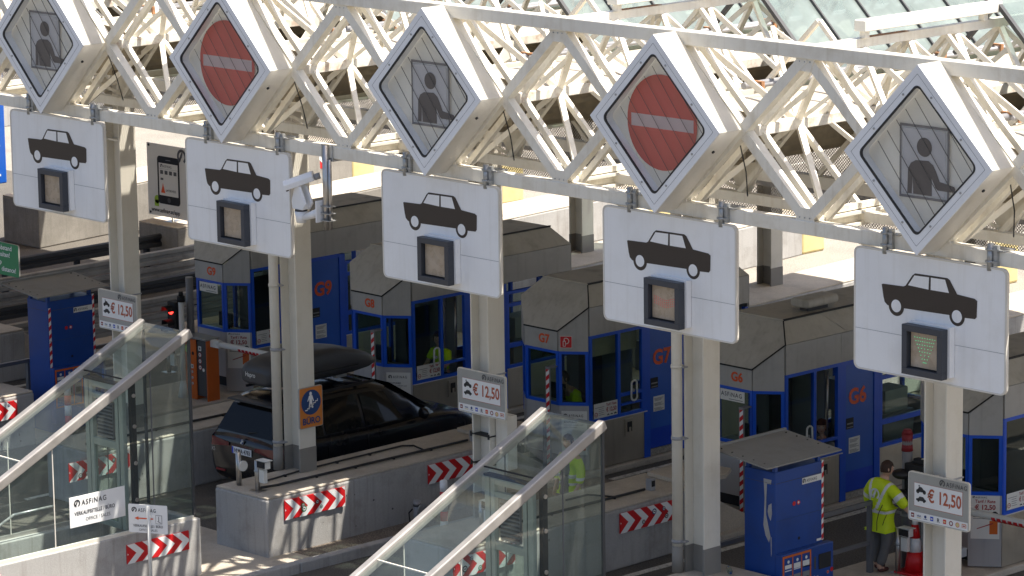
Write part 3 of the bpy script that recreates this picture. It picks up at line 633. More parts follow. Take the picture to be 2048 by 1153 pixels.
# =============== diamond signs ===============
def diamond(k, kind, label, group):
    cx, cz = k*P+1.390, 8.524; h = 1.236
    t = thing('diamond_sign', label, 'light box sign', (cx, -.1, cz-h), group)
    dia = lambda r: [(0, -r), (r, 0), (0, r), (-r, 0)]
    b = MB()     # tray shaped housing, open in front
    o = [(cx+x, z+cz) for x, z in dia(h)]; i_ = [(cx+x, z+cz) for x, z in dia(h-.035)]
    yb, yf = .045, -.37
    vs = [(x, yf, z) for x, z in o]+[(x, yb, z) for x, z in o]; b.add(vs, [(i, (i+1) % 4, 4+(i+1) % 4, 4+i) for i in range(4)], 'box_side'); b.add([(x, yb, z) for x, z in o], [(0, 1, 2, 3)], 'box_side')
    # seam patch on the top right face
    b.build('housing', t, fix=True)
    b = MB(); U2 = Vector((1, 0, -1)).normalized(); O2 = Vector((cx, -.34, cz+h)); b.rect(.10, .03, .42, .24, O2, U2, Y_, 'thin_line', .003); b.rect(.104, .034, .416, .236, O2, U2, Y_, 'box_side', .005); b.build('seam_plate', t)
    b = MB(); U3 = Vector((1, 0, 1)).normalized(); b.tube(Vector((cx+.93, -.20, cz-.306)), Vector((cx+.93, -.20, cz-.306))+Vector((.7, 0, -.7))*.02, .022, 'black_rubber', 10); b.build('drain_plug', t)
    # front frame with rounded opening
    def rd(r, q, n=5):
        out = []; s2 = math.sqrt(.5); sq = rrect(-r*s2, -r*s2, r*s2, r*s2, q, n)
        return [((x-z)*s2, (x+z)*s2) for x, z in sq]
    def annulus(b, A, B, y, key, off=0):
        n = len(A); b.add([(cx+x, y, cz+z) for x, z in A]+[(cx+x, y, cz+z) for x, z in B], [(i, (i+1) % n, n+(i+1) % n, n+i) for i in range(n)], key)
    def wall(b, A, y0, y1, key):
        n = len(A); b.add([(cx+x, y0, cz+z) for x, z in A]+[(cx+x, y1, cz+z) for x, z in A], [(i, (i+1) % n, n+(i+1) % n, n+i) for i in range(n)], key)
    A, B = rd(h, .008), rd(1.0, .09)
    b = MB(); annulus(b, A, B, -.39, 'box_white'); wall(b, A, -.39, -.36, 'box_white'); wall(b, B, -.39, -.21, 'box_white'); b.build('front_frame', t)
    b = MB(); annulus(b, rd(1.118, .01), rd(1.112, .01), -.392, 'text_grey'); b.build('frame_groove', t)
    b = MB(); annulus(b, rd(1.0, .09), rd(.965, .085), -.394, 'black_rubber'); wall(b, rd(.965, .085), -.394, -.37, 'black_rubber'); b.build('gasket', t)
    b = MB(); b.add([(cx+x, -.376, cz+z) for x, z in rd(.97, .09)], [tuple(range(len(rd(.97, .09))))], 'glass_dia'); b.build('front_pane', t, fix=False)
    for s in (-1, 1):
        for q in (.32, .78):
            for sx in (-1, 1):
                b = MB(); px, pz = sx*(1.062*(1-q)), s*1.062*q; b.tube((cx+px, -.39, cz+pz), (cx+px, -.40, cz+pz), .016, 'galv', 8)
                if q == .78 and s == 1 or q == .32 and s == -1 or True: b.build('screw', t)
    b = MB(); b.prism(dia(1.06), (cx, -.20, cz), X_, Z_, -.02, 'dia_white'); b.build('back_face', t)
    O = (cx, -.222, cz); b = MB()
    if kind == 'person':
        b.rect(-.43, -.53, .40, .43, O, X_, Z_, 'dia_mid', .003); b.rect(-.395, -.495, .365, .395, O, X_, Z_, 'dia_white', .005); b.rect(-.375, -.475, .335, .375, O, X_, Z_, 'dia_grey', .007)
        b.disc(-.01, .15, .125, O, X_, Z_, 'dia_dark', .012)
        b.flat([(-.29,-.47),(-.28,-.15),(-.23,-.07),(-.15,-.03),(.06,-.02),(.14,-.07),(.19,-.15),(.25,-.27),(.49,-.31),(.51,-.34),(.50,-.385),(.22,-.385),(.18,-.36),(.115,-.24),(.12,-.47),(-.19,-.47),(-.20,-.22),(-.215,-.47)], O, X_, Z_, 'dia_dark', .012)
    else:
        b.disc(0, 0, .665, O, X_, Z_, 'red_disc', .004, 48); b.rect(-.585, -.088, .60, .088, O, X_, Z_, 'dia_white', .007)
    b.build('pictogram', t)
    b = MB(); b.path([(cx+.95, .3, cz-.2), (cx+.80, .6, cz-.7), (cx+.55, .9, cz-1.1)], .009, 'cable', 6); b.build('feed_cable', t)
    # slanted louvre wires in front of the face
    b = MB()
    for q in (-.52, -.30, -.08, .14, .36, .58):
        c0 = Vector((cx+q*.7, -.25, cz+q*.7)); d = Vector((.62, 0, -.785)).normalized()
        # clip to the opening |x|+|z| < .93
        ts = [s for s in [i*.01-1.6 for i in range(320)] if abs(q*.7+d.x*s)+abs(q*.7+d.z*s) < .93]
        if ts: b.bar(c0+d*ts[0], c0+d*ts[-1], .007 if kind == 'person' else .003, .006, 'slat')
    b.build('louvre_wires', t)
    return t
gp, gr = 'diamond light boxes with a grey figure', 'diamond light boxes with a red disc'
diamond(-2, 'person', 'diamond sign with a grey figure at the left edge, above the leftmost car sign', gp)
diamond(-1, 'stop', 'diamond sign with a red disc and white bar, above the second car sign', gr)
diamond(0, 'person', 'diamond sign with a grey figure above the middle car sign', gp)
diamond(1, 'stop', 'diamond sign with a red disc and white bar, above the fourth car sign', gr)
diamond(2, 'person', 'diamond sign with a grey figure above the rightmost car sign', gp)
# =============== price signs ===============
def moto(b, x, y, s, O, key='text_dark', off=.008):
    for cx in (x, x+s*.9): b.disc(cx, y, s*.24, O, X_, Z_, key, off, 14)
    b.flat([(x-.1*s, y+.1*s), (x+.2*s, y+.55*s), (x+.55*s, y+.5*s), (x+.95*s, y+.15*s), (x+.6*s, y-.05*s), (x+.25*s, y-.05*s)], O, X_, Z_, key, off)
    b.flat([(x+.05*s, y+.55*s), (x+.15*s, y+.75*s), (x+.35*s, y+.6*s)], O, X_, Z_, key, off)
def minicar(b, x, y, s, O, U=X_, V=Z_, key='text_dark', off=.008):
    b.flat([(x, y), (x, y+.18*s), (x+.25*s, y+.24*s), (x+.42*s, y+.42*s), (x+.85*s, y+.42*s), (x+1.05*s, y+.22*s), (x+1.2*s, y+.16*s), (x+1.2*s, y)], O, U, V, key, off)
    for cx in (x+.27*s, x+.95*s): b.disc(cx, y, s*.13, O, U, V, key, off, 12)
def price_sign(k, label):
    x0 = k*P-1.352; z0 = 2.81 + (.03 if k == -2 else 0) - (.10 if k == 2 else 0); y = 2.72
    t = thing('price_sign', label, 'price sign', (x0+.55, y, z0), 'grey price signs strapped to the columns')
    W, Hh = 1.105, .71; O = (x0, y, z0)
    b = MB(); b.prism(rrect(0, 0, W, Hh, .045), (x0, y, z0), X_, Z_, -.035, 'price_panel', 'sign_edge'); b.build('panel', t)
    b = MB(); o_, i_ = rrect(0, 0, W, Hh, .045), rrect(.012, .012, W-.012, Hh-.012, .035); n = len(o_)
    b.add([(x0+x, y-.005, z0+z) for x, z in o_]+[(x0+x, y-.005, z0+z) for x, z in i_], [(i, (i+1) % n, n+(i+1) % n, n+i) for i in range(n)], 'sign_edge'); b.build('rim', t)
    b = MB(); b.rect(.108, .218, .992, .562, O, X_, Z_, 'price_red', .004); b.rect(.113, .225, .987, .558, O, X_, Z_, 'white', .006)
    b.text('€ 12,50', .36, .318, .255, O, X_, Z_, 'price_red', .010, bold=.022, sx=.76); moto(b, .18, .44, .13, O); minicar(b, .15, .305, .15, O)
    b.build('price_field', t)
    b = MB(); asf(b, W-.04, .592, .070, O, X_, Z_, 'text_grey', 'price_panel', .006, 'R', .82); b.build('lettering', t)
    b = MB(); b.rect(.02, .02, W-.02, .135, O, X_, Z_, 'white', .004)
    for i, c in enumerate(['red_dark', 'navy', 'navy', 'blue_bright', 'text_dark', 'red', 'red_dark', 'yellow', 'orange_sign']):
        cx = .085+i*.117
        if i == 4: b.text('R', cx-.025, .05, .085, O, X_, Z_, 'text_dark', .007, bold=.02)
        elif i == 6: b.ring(cx, .078, .022, .036, O, X_, Z_, 'red_dark', .007)
        elif i == 7: b.disc(cx, .078, .034, O, X_, Z_, 'yellow', .007); b.ring(cx, .078, .03, .036, O, X_, Z_, 'red', .009)
        elif i == 1: b.text('VISA', cx-.04, .07, .04, O, X_, Z_, 'navy', .007, bold=.02); b.rect(cx-.04, .05, cx+.04, .06, O, X_, Z_, 'yellow', .007)
        elif i == 8: b.rect(cx-.04, .055, cx+.04, .11, O, X_, Z_, 'orange_sign', .007); b.rect(cx-.03, .062, cx+.03, .10, O, X_, Z_, 'white', .009); b.rect(cx-.02, .072, cx+.02, .09, O, X_, Z_, 'rate_red', .011)
        elif i == 2: b.disc(cx, .088, .022, O, X_, Z_, c, .007); b.rect(cx-.035, .05, cx+.035, .058, O, X_, Z_, c, .007)
        else: b.rect(cx-.028, .05, cx+.028, .112, O, X_, Z_, c, .007); b.rect(cx-.018, .07, cx+.018, .09, O, X_, Z_, 'paper' if i != 5 else 'yellow', .009)
    b.build('card_logos', t)
    cxx = k*P-1.214
    for z in (z0+.1, z0+.6): b = MB(); b.box(cxx-.02, cxx+.43, y+.036, 3.25, z, z+.02, 'pipe_grey'); b.build('strap', t)
price_sign(-2, 'price sign on the leftmost visible column, beside the left blue payment machine')
price_sign(0, 'price sign on the middle column in front of the black car hood')
price_sign(2, 'price sign on the rightmost column beside the worker')
# straps and small boxes on middle column
for z, lab in ((1.95, 'lower of the two thin black straps round the middle column'), (2.42, 'upper of the two thin black straps round the middle column')):
    t = thing('cable_tie', lab, 'strap', (-1.0, 2.9, z)); mb = MB(); mb.box(-1.235, -.79, 2.87, 3.26, z, z+.018, 'cable'); mb.build('band', t)
    for x in (-1.23, -.82): mb = MB(); mb.box(x, x+.03, 2.85, 2.868, z-.03, z+.05, 'cable'); mb.build('buckle', t)
mb = MB(); mb.box(-.79, -.52, 3.0, 3.22, 1.9, 2.78, 'column'); o = mb.build('cable_duct', bevel=.01); tag(o, 'cream cable duct box on the right side of the middle column', 'duct')
# =============== BÜRO sign ===============
t = thing('stair_sign', 'orange sign with a blue disc, a figure on stairs and BÜRO lettering', 'direction sign', (-5.48, 3.1, 1.8))
O = (-5.478, 2.86, 1.80); W, Hh = .51, .70
b = MB(); b.prism(rrect(0, 0, W, Hh, .03), O, Y_, Z_, .03, 'orange_sign', 'price_panel'); b.build('panel', t)
O = (-5.448, 2.86, 1.80); b = MB(); o_, i_ = rrect(0, 0, W, Hh, .03), rrect(.008, .008, W-.008, Hh-.008, .025); n = len(o_)
b.add([(O[0]+.003, O[1]+x, O[2]+z) for x, z in o_]+[(O[0]+.003, O[1]+x, O[2]+z) for x, z in i_], [(i, (i+1) % n, n+(i+1) % n, n+i) for i in range(n)], 'price_panel'); b.build('rim', t)
b = MB(); b.disc(.255, .435, .215, O, Y_, Z_, 'navy', .005, 32); b.text('BÜRO', .255, .065, .155, O, Y_, Z_, 'navy', .006, 'C', .03, .95)
b.disc(.245, .585, .028, O, Y_, Z_, 'white', .009, 14, .034)
b.flat([(.21,.555),(.28,.555),(.315,.45),(.295,.445),(.275,.50),(.275,.44),(.30,.345),(.295,.335),(.265,.335),(.262,.36),(.245,.42),(.225,.34),(.205,.315),(.19,.32),(.215,.44),(.212,.50),(.185,.455),(.17,.46)], O, Y_, Z_, 'white', .009)
for i in range(6): b.rect(.12+i*.045, .30+i*.027, .175+i*.045, .318+i*.027, O, Y_, Z_, 'white', .009); b.rect(.162+i*.045, .30+i*.027, .176+i*.045, .345+i*.027, O, Y_, Z_, 'white', .009)
b.build('pictogram', t)
# =============== surveillance camera on mast ===============
t = thing('camera_mast', 'stainless steel tube mast hanging from the gantry beside the second car sign', 'mast', (-1.3, .1, 6.1))
b = MB(); b.tube((-1.30, .02, 6.10), (-1.30, .02, 7.42), .055, 'steel', 16); b.build('tube', t)
b = MB(); b.tube((-1.21, .02, 6.12), (-1.21, .02, 7.2), .028, 'steel', 10); b.build('conduit', t)
b = MB()
for z in (6.25, 6.36, 6.47): b.box(-1.37, -1.17, -.05, .09, z, z+.012, 'galv')
b.build('clamp', t)
b = MB(); b.box(-1.42, -1.16, .045, .26, 7.17, 7.205, 'galv'); b.box(-1.42, -1.405, .04, .055, 7.2, 7.42, 'galv'); b.box(-1.18, -1.165, .04, .055, 7.2, 7.42, 'galv'); b.build('bracket', t)
t = thing('surveillance_camera', 'white surveillance camera on a pan and tilt head, hanging beside the second car sign', 'camera', (-1.6, -.1, 6.2))
b = MB(); b.box(-1.40, -1.375, -.13, .12, 6.22, 6.56, 'box_white'); b.build('wall_plate', t, bevel=.01)
b = MB(); b.tube((-1.385, 0, 6.40), (-1.41, 0, 6.40), .10, 'box_white', 20); b.tube((-1.40, 0, 6.38), (-1.80, -.02, 6.24), .075, 'box_white', 16, .05); b.build('arm', t)
b = MB(); b.tube((-1.86, -.02, 6.16), (-1.86, -.02, 6.34), .075, 'box_white', 20, .105); b.tube((-1.86, -.02, 6.34), (-1.86, -.02, 6.37), .10, 'dark_grey', 20); b.build('base', t)
b = MB(); pl = [(-.10, 0), (.14, 0), (.21, .10), (.08, .36), (.02, .38), (-.04, .36), (-.12, .12)]
b.prism(pl, (-1.87, .07, 6.37), X_, Z_, .045, 'box_white'); b.prism(pl, (-1.87, -.06, 6.37), X_, Z_, .045, 'box_white'); b.box(-1.97, -1.74, -.10, .07, 6.372, 6.46, 'box_white'); b.build('yoke', t, bevel=.012)
b = MB(); d = Vector((-.70, -.58, -.32)).normalized(); c = Vector((-1.85, -.02, 6.80)); u = d.cross(Z_).normalized(); v = u.cross(d)
pr = [(-.105, -.05), (.105, -.05), (.115, .03), (.06, .095), (-.06, .095), (-.115, .03)]
b.loft([[c+u*x+v*z+d*s for x, z in pr] for s in (-.22, .26)], 'box_white', smooth=False); b.build('housing', t, bevel=.008)
b = MB(); c2 = c-v*.01; b.tube(c2+d*.23, c2+d*.262, .07, 'black_rubber', 16); b.tube(c2-d*.22, c2-d*.32, .05, 'pipe_grey', 12); b.build('lens', t)
# =============== toll booths ===============
def booth(k, num, label, openw=True, tx=-4.688):
    xb = k*P+.045                      # lane-side face
    W, c = 1.67, .42; ya, yb, yc, yd = 8.57, 8.90, 13.05, 13.40
    t = thing('toll_booth', label, 'toll booth', (xb-W/2, 11, .115), 'grey and blue toll booths')
    T = lambda x, y: (xb+x, y)
    oct_ = [(-c, ya), (0, yb), (0, yc), (-c, yd), (-W+c, yd), (-W, yc), (-W, yb), (-W+c, ya)]
    # --- lower walls
    def wall(name, p, q, z0, z1, key, th=.04, out=0.):
        p, q = Vector((*T(*p), 0)), Vector((*T(*q), 0)); d = (q-p).normalized(); n = Vector((d.y, -d.x, 0))*(out)
        b = MB(); L = (q-p).length; b.prism([(0, z0), (L, z0), (L, z1), (0, z1)], p+n, d, Z_, -th, key); return b.build(name, t)
    wall('front_lower_panel', (-W+c, ya), (-c, ya), .42, 1.32, 'booth_low'); wall('corner_lower_panel', (-c, ya), (0, yb), .14, 1.32, 'booth_low'); wall('corner_lower_panel', (-W, yb), (-W+c, ya), .42, 1.32, 'booth_low')
    wall('lane_lower_panel', (0, yb+.02), (0, 10.36), .135, .975, 'stainless'); wall('lane_lower_panel', (0, 11.33), (0, yc), .135, .885, 'stainless')
    wall('rear_lower_panel', (-c, yd), (-W+c, yd), .2, 1.3, 'booth_low'); wall('rear_corner_panel', (0, yc), (-c, yd), .2, 1.3, 'booth_low'); wall('rear_corner_panel', (-W+c, yd), (-W, yc), .2, 1.3, 'booth_low')
    wall('far_side_panel', (-W, yc), (-W, yb), .2, 1.0, 'booth_low')
    b = MB(); b.box(xb-W+.12, xb-.10, ya+.35, yd-.3, .115, .42, 'dark'); b.box(xb-W+.04, xb-.05, yb, yc, .40, .44, 'interior'); b.box(xb-W+c, xb-c, ya+.05, yb-.002, .40, .44, 'interior'); b.build('floor_box', t)  # near-black box stands in for the shade in the void under the floor
    b = MB(); b.bar((xb+.012, yb+.02, .98), (xb+.012, 10.36, .98), .03, .014, 'sign_edge'); b.build('sill_strip', t); b = MB(); b.bar((xb+.012, 11.33, .89), (xb+.012, yc, .89), .03, .014, 'sign_edge'); b.build('sill_strip', t)
    # --- framed windows: p, q plan points, z range, mullions in metres from p
    def window(p, q, z0, z1, mull=(), fr=.055, trans=(), key='blue', gl=True, skip=(), out=.015):
        p, q = Vector((*T(*p), 0)), Vector((*T(*q), 0)); d = (q-p).normalized(); n = Vector((d.y, -d.x, 0)); L = (q-p).length
        b = MB(); up = n
        def br(a0, a1, s0, s1): b.prism([(a0, s0), (a1, s0), (a1, s1), (a0, s1)], p+n*out, d, Z_, -.07, key)
        br(0, L, z0, z0+fr); br(0, L, z1-fr, z1); br(0, fr, z0+fr, z1-fr); br(L-fr, L, z0+fr, z1-fr)
        for mm in mull: br(mm-fr/2, mm+fr/2, z0+fr, z1-fr)
        for (a0, a1, zz, hh) in trans: b.prism([(a0, zz-hh/2), (a1, zz-hh/2), (a1, zz+hh/2), (a0, zz+hh/2)], p+n*(out-.003), d, Z_, -.064, key)
        o = b.build('window_frame', t)
        if gl:
            xs = [0]+list(mull)+[L]
            for i in range(len(xs)-1):
                if i in skip: continue
                g_ = MB(); g_.prism([(xs[i]+fr*.5, z0+fr*.6), (xs[i+1]-fr*.5, z0+fr*.6), (xs[i+1]-fr*.5, z1-fr*.6), (xs[i]+fr*.5, z1-fr*.6)], p+n*(out-.03), d, Z_, -.008, 'glass_booth'); g_.build('pane', o)
        return o
    window((-W+c, ya), (-c, ya), 1.32, 2.31); window((-c, ya), (0, yb), 1.32, 2.31); window((-W, yb), (-W+c, ya), 1.32, 2.31)
    sk = (1,) if openw else ()
    window((0, yb+.02), (0, 10.30), .985, 2.58, mull=(.74,), fr=.06, skip=sk, trans=((.74, 1.38, 1.27, .045),) if openw else ((.74, 1.38, 1.38, .06), (.80, 1.33, 1.20, .04)))
    window((0, 11.34), (0, 12.98), .90, 2.40, mull=(), fr=.06, trans=((.0, 1.64, 1.34, .09), (0, 1.64, 2.13, .07)))
    window((-W, yc), (-W, yb), 1.0, 2.50, mull=(1.0, 2.1, 3.2), fr=.06); window((-c, yd), (-W+c, yd), 1.3, 2.3); window((0, yc), (-c, yd), 1.3, 2.3)
    # --- blue post, door
    for bx in ((10.30, 10.45, .12, 2.58, .012), (11.19, 11.34, .12, 2.56, .012), (yb, yb+.022, .985, 2.58, .010), (yc-.08, yc, .9, 2.5, .010), (10.45, 11.19, 2.50, 2.578, .009)):
        b = MB(); b.box(xb-.078, xb+bx[4], *bx[:4], 'blue'); b.build('door_post' if bx[2] == .12 else 'frame_post', t)
    D = MB(); D.box(xb-.06, xb-.004, 10.455, 11.185, .255, 2.498, 'blue_door'); dr = D.build('door', t, bevel=.004)
    b = MB(); b.rect(10.46, .262, 11.18, .62, (xb-.004, 0, 0), Y_, Z_, 'blue_bright', .003); b.build('lower_panel', dr)
    b = MB(); b.box(xb-.05, xb-.001, 10.455, 11.185, .13, .25, 'tread'); b.build('kick_plate', dr)
    for i in range(9):
        for s in (0, 1): pass
    b = MB(); b.box(xb-.003, xb+.004, 10.47, 10.66, 1.37, 1.56, 'dark'); b.rect(10.485, 1.45, 10.645, 1.475, (xb+.004, 0, 0), Y_, Z_, 'mid_grey', .003); b.rect(10.485, 1.39, 10.645, 1.405, (xb+.004, 0, 0), Y_, Z_, 'mid_grey', .003); b.build('handle', dr)
    b = MB(); b.rect(10.54, .93, 10.83, 1.21, (xb-.004, 0, 0), Y_, Z_, 'paper', .004)
    for r_ in range(3):
        for q in range(3): b.rect(10.56+.01*(q > 0), 1.165-r_*.09-q*.02, 10.80-.03*((r_+q) % 3), 1.172-r_*.09-q*.02, (xb-.004, 0, 0), Y_, Z_, 'text_grey', .006)
    b.build('notice', dr)
    b = MB(); b.text('G%d' % num, 10.53, 1.80, .38, (xb-.004, 0, 0), Y_, Z_, 'orange_text', .006, bold=.035, sx=.98); b.build('number', dr)
    # --- upper fascia and roof
    wall('front_fascia', (-W+c, ya), (-c, ya), 2.31, 2.665, 'booth_grey', out=.03)
    def side_f(p0, p1, z0, za, zb, key='booth_grey', name='corner_fascia'):
        p, q = Vector((*T(*p0), 0)), Vector((*T(*p1), 0)); d = (q-p).normalized(); n = Vector((d.y, -d.x, 0)); L = (q-p).length
        b = MB(); b.prism([(0, z0), (L, z0), (L, zb), (0, za)], p+n*.03, d, Z_, -.04, key); b.build(name, t)
    side_f((-c+.006, ya), (.0, yb), 2.31, 2.665, 3.09); side_f((-W, yb), (-W+c-.006, ya), 2.31, 3.09, 2.665)
    side_f((0, yb+.012), (0, 10.30), 2.583, 3.095, 3.095, name='lane_fascia'); side_f((0, 10.306), (0, yc), 2.583, 3.095, 3.095, name='lane_fascia'); side_f((-W, yc), (-W, yb+.012), 2.50, 3.095, 3.095, name='far_side_fascia')
    side_f((0, yc), (-c, yd), 2.31, 3.09, 2.665, name='rear_corner_fascia'); side_f((-c, yd), (-W+c, yd), 2.31, 2.665, 2.665, name='rear_fascia'); side_f((-W+c, yd), (-W, yc), 2.31, 2.665, 3.09, name='rear_corner_fascia')
    o_ = .035; ze, zt, s = 3.105, 3.43, .26
    A = lambda x, y, z: (xb+x, y, z)
    fr_ = [A(-W+c-o_*.4, ya-o_, 2.67), A(-c+o_*.4, ya-o_, 2.67), A(o_, yb-.01, ze), A(-s, yb+s, zt), A(-W+s, yb+s, zt), A(-W-o_, yb-.01, ze)]
    b = MB(); b.add(fr_, [(0, 1, 2, 3, 4, 5)], 'booth_slope'); b.build('front_slope', t, fix=False)
    rr_ = [A(-c, yd+o_, 2.67), A(-W+c, yd+o_, 2.67), A(-W-o_, yc, ze), A(-W+s, yc-s, zt), A(-s, yc-s, zt), A(o_, yc, ze)]
    b = MB(); b.add(rr_, [(0, 1, 2, 3, 4, 5)], 'booth_slope'); b.build('rear_slope', t, fix=False)
    ysp = 10.45
    b = MB(); b.add([A(o_, yb-.005, ze), A(o_, ysp, ze), A(-s, ysp-.35, zt), A(-s, yb+s, zt)], [(0, 1, 2, 3)], 'booth_beige'); b.build('side_slope', t, fix=False)
    b = MB(); b.add([A(o_, ysp+.008, ze), A(o_, yc, ze), A(-s, yc-s, zt), A(-s, ysp-.342, zt)], [(0, 1, 2, 3)], 'booth_beige'); b.add([A(-W-o_, yc, ze), A(-W-o_, yb, ze), A(-W+s, yb+s, zt), A(-W+s, yc-s, zt)], [(0, 1, 2, 3)], 'booth_beige'); b.build('side_slope', t, fix=False)
    b = MB(); b.box(xb-W+s, xb-s, yb+s, yc-s, zt-.02, zt+.02, 'booth_roof'); b.build('roof', t)
    b = MB()
    for p, q in ((fr_[0], fr_[1]), (fr_[1], fr_[2]), (fr_[2], fr_[3])): b.bar(Vector(p)+Vector((0, -.004, .004)), Vector(q)+Vector((.003, -.004, .004)), .022, .022, 'dark')
    b.bar(Vector(fr_[3])+Vector((.0, 0, .022)), (xb-s, yc-s, zt+.022), .03, .03, 'dark'); b.bar(Vector(fr_[3])+Vector((.0, 0, .022)), Vector(fr_[4])+Vector((0, 0, .022)), .02, .02, 'booth_beige')
    b.build('roof_edge_seam', t)
    b = MB(); b.text('G%d' % num, -W+c+.36, 2.425, .22, (xb, ya-.03, 0), X_, Z_, 'orange_text', .005, bold=.035); b.build('front_number', t)
    # --- inside: desk, dark cabinet, screen, blinds, rear light walls
    b = MB(); b.prism([(-c, .06), (-.05, .36), (-.05, .75), (-W+.05, .75), (-W+.05, .36), (-W+c, .06)], (xb, ya, 1.18), X_, Y_, .04, 'desk'); b.box(xb-.55, xb-.08, ya+.75, 10.25, .93, .96, 'desk'); b.build('desk', t)
    b = MB(); b.box(xb-1.12, xb-.72, ya+.42, ya+.46, 1.30, 1.58, 'dark'); b.box(xb-.95, xb-.88, ya+.46, ya+.5, 1.22, 1.4, 'dark'); b.build('monitor', t)
    b = MB(); b.box(xb-.42, xb-.16, ya+.32, ya+.56, 1.22, 1.27, 'dark_grey'); b.box(xb-.7, xb-.45, ya+.15, ya+.33, 1.221, 1.235, 'interior_light'); b.box(xb-1.15, xb-.8, ya+.12, ya+.3, 1.221, 1.24, 'paper'); b.build('keyboard', t)
    b = MB(); b.box(xb-W+.08, xb-.55, 10.52, 10.56, .44, 3.0, 'mid_grey'); b.box(xb-W+.09, xb-W+.4, 9.9, 10.5, .44, 2.1, 'dark_grey'); b.build('partition', t)
    b = MB(); b.box(xb-W+.15, xb-.3, 11.8, 12.6, .44, 1.35, 'mid_grey'); b.box(xb-.8, xb-.35, 11.9, 12.5, 1.35, 1.75, 'interior_light'); b.box(xb-1.4, xb-.9, 11.5, 12.3, 1.35, 1.9, 'mid_grey'); b.build('cabinet', t)
    b = MB(); b.box(xb-W+.02, xb-.02, yb, yc, 3.0, 3.05, 'interior'); b.build('ceiling', t)
    if openw:
        b = MB(); b.box(xb-.3, xb-.27, 9.98, 10.02, 1.0, 2.5, 'steel'); b.tube((xb-.12, 10.12, 1.25), (xb-.12, 10.12, 2.45), .018, 'steel', 8); b.build('inner_post', t)
    # window handle: white rounded loop
    yy = 9.50 if openw else 10.02
    b = MB(); pts = [(xb+.03, yy+.075*math.cos(R_(a)), 1.42+.11*(1 if 0 < a < 180 else -1)+.075*math.sin(R_(a))) for a in list(range(0, 181, 30))+list(range(180, 361, 30))]; b.path(pts+[pts[0]], .017, 'paper', 6); b.tube((xb-.005, yy, 1.42), (xb+.02, yy, 1.42), .03, 'pipe_grey', 10); b.build('speaking_hatch', t)
    # coin tray plate
    b = MB(); b.box(xb, xb+.012, 9.80, 10.03, .60, .92, 'stainless'); b.box(xb+.012, xb+.02, 9.86, 9.97, .68, .86, 'dark'); b.box(xb+.012, xb+.026, 9.89, 9.94, .67, .76, 'stainless'); b.build('card_plate', t)
    # tariff sticker
    b = MB(); y0 = 9.02; Ox = (xb-.01, 0, 0); b.rect(y0, 1.05, y0+.60, 1.32, Ox, Y_, Z_, 'paper', .012)
    b.text('Tarif / Rate', y0+.31, 1.245, .072, Ox, Y_, Z_, 'rate_red', .015, bold=.02, sx=.78); b.text('€ 12,50', y0+.31, 1.14, .105, Ox, Y_, Z_, 'rate_red', .015, bold=.03, sx=.78)
    b.ring(y0+.055, 1.12, .03, .042, Ox, Y_, Z_, 'rate_red', .015); b.rect(y0+.03, 1.115, y0+.08, 1.125, Ox, Y_, Z_, 'rate_red', .016)
    for i in range(5): b.rect(y0+.03 if i > 3 else y0+.12, 1.10+i*.035, y0+.26-.02*(i % 2), 1.107+i*.035, Ox, Y_, Z_, 'text_grey', .015)
    for i in range(3): minicar(b, y0+.33+i*.085, 1.075, .05+.012*(i == 2), Ox, Y_, Z_, off=.015)
    b.build('tariff_notice', t)
    return t, xb
B9, x9 = booth(-3, 9, 'leftmost toll booth marked G9, behind the orange barrier cabinet', False)
B8, x8 = booth(-2, 8, 'toll booth marked G8 with an open window, beside the black car')
B7, x7 = booth(-1, 7, 'toll booth marked G7 with a red extinguisher sign and blinds', False)
B6, x6 = booth(0, 6, 'toll booth marked G6 with a smiling attendant at the open window')
B5, x5 = booth(1, 5, 'toll booth cut by the right edge behind the rightmost price sign', False)
# blinds and extinguisher sign on G7
b = MB()
for i in range(14): b.box(x7-.10, x7-.085, 9.0, 10.2, 2.50-i*.026, 2.512-i*.026+.012, 'blind')
b.build('blind', B7)
b = MB(); dd = Vector((.42, .33, 0)).normalized(); Oe = Vector((x7-.42, 8.57, 0))+Vector((dd.y, -dd.x, 0))*.034; b.rect(.03, 2.37, .25, 2.59, Oe, dd, Z_, 'paper', .003); b.rect(.038, 2.378, .242, 2.582, Oe, dd, Z_, 'red', .005)
b.rect(.085, 2.40, .135, 2.50, Oe, dd, Z_, 'paper', .008); b.rect(.095, 2.41, .125, 2.49, Oe, dd, Z_, 'red', .010); b.ring(.14, 2.50, .045, .058, Oe, dd, Z_, 'paper', .008, -90, 130); b.rect(.10, 2.50, .12, 2.53, Oe, dd, Z_, 'paper', .008); b.build('extinguisher_sign', B7)
# operator stickers in the front windows
for xb_, B_, cut in ((x9, B9, 0), (x6, B6, 0)):
    b = MB(); O = (xb_-1.67+.42, 8.555, 0); b.rect(.10, 2.06, .66, 2.25, O, X_, Z_, 'paper', .004); asf(b, .12, 2.145, .058, O, X_, Z_, 'text_dark', 'paper', .007, wscale=.86) if False else b.text('ASFiNAG', .12, 2.135, .105, O, X_, Z_, 'text_dark', .007, bold=.01, sp=1.2, sx=1.0); b.rect(.3, 2.085, .62, 2.095, O, X_, Z_, 'text_grey', .007); b.build('window_sticker', B_)
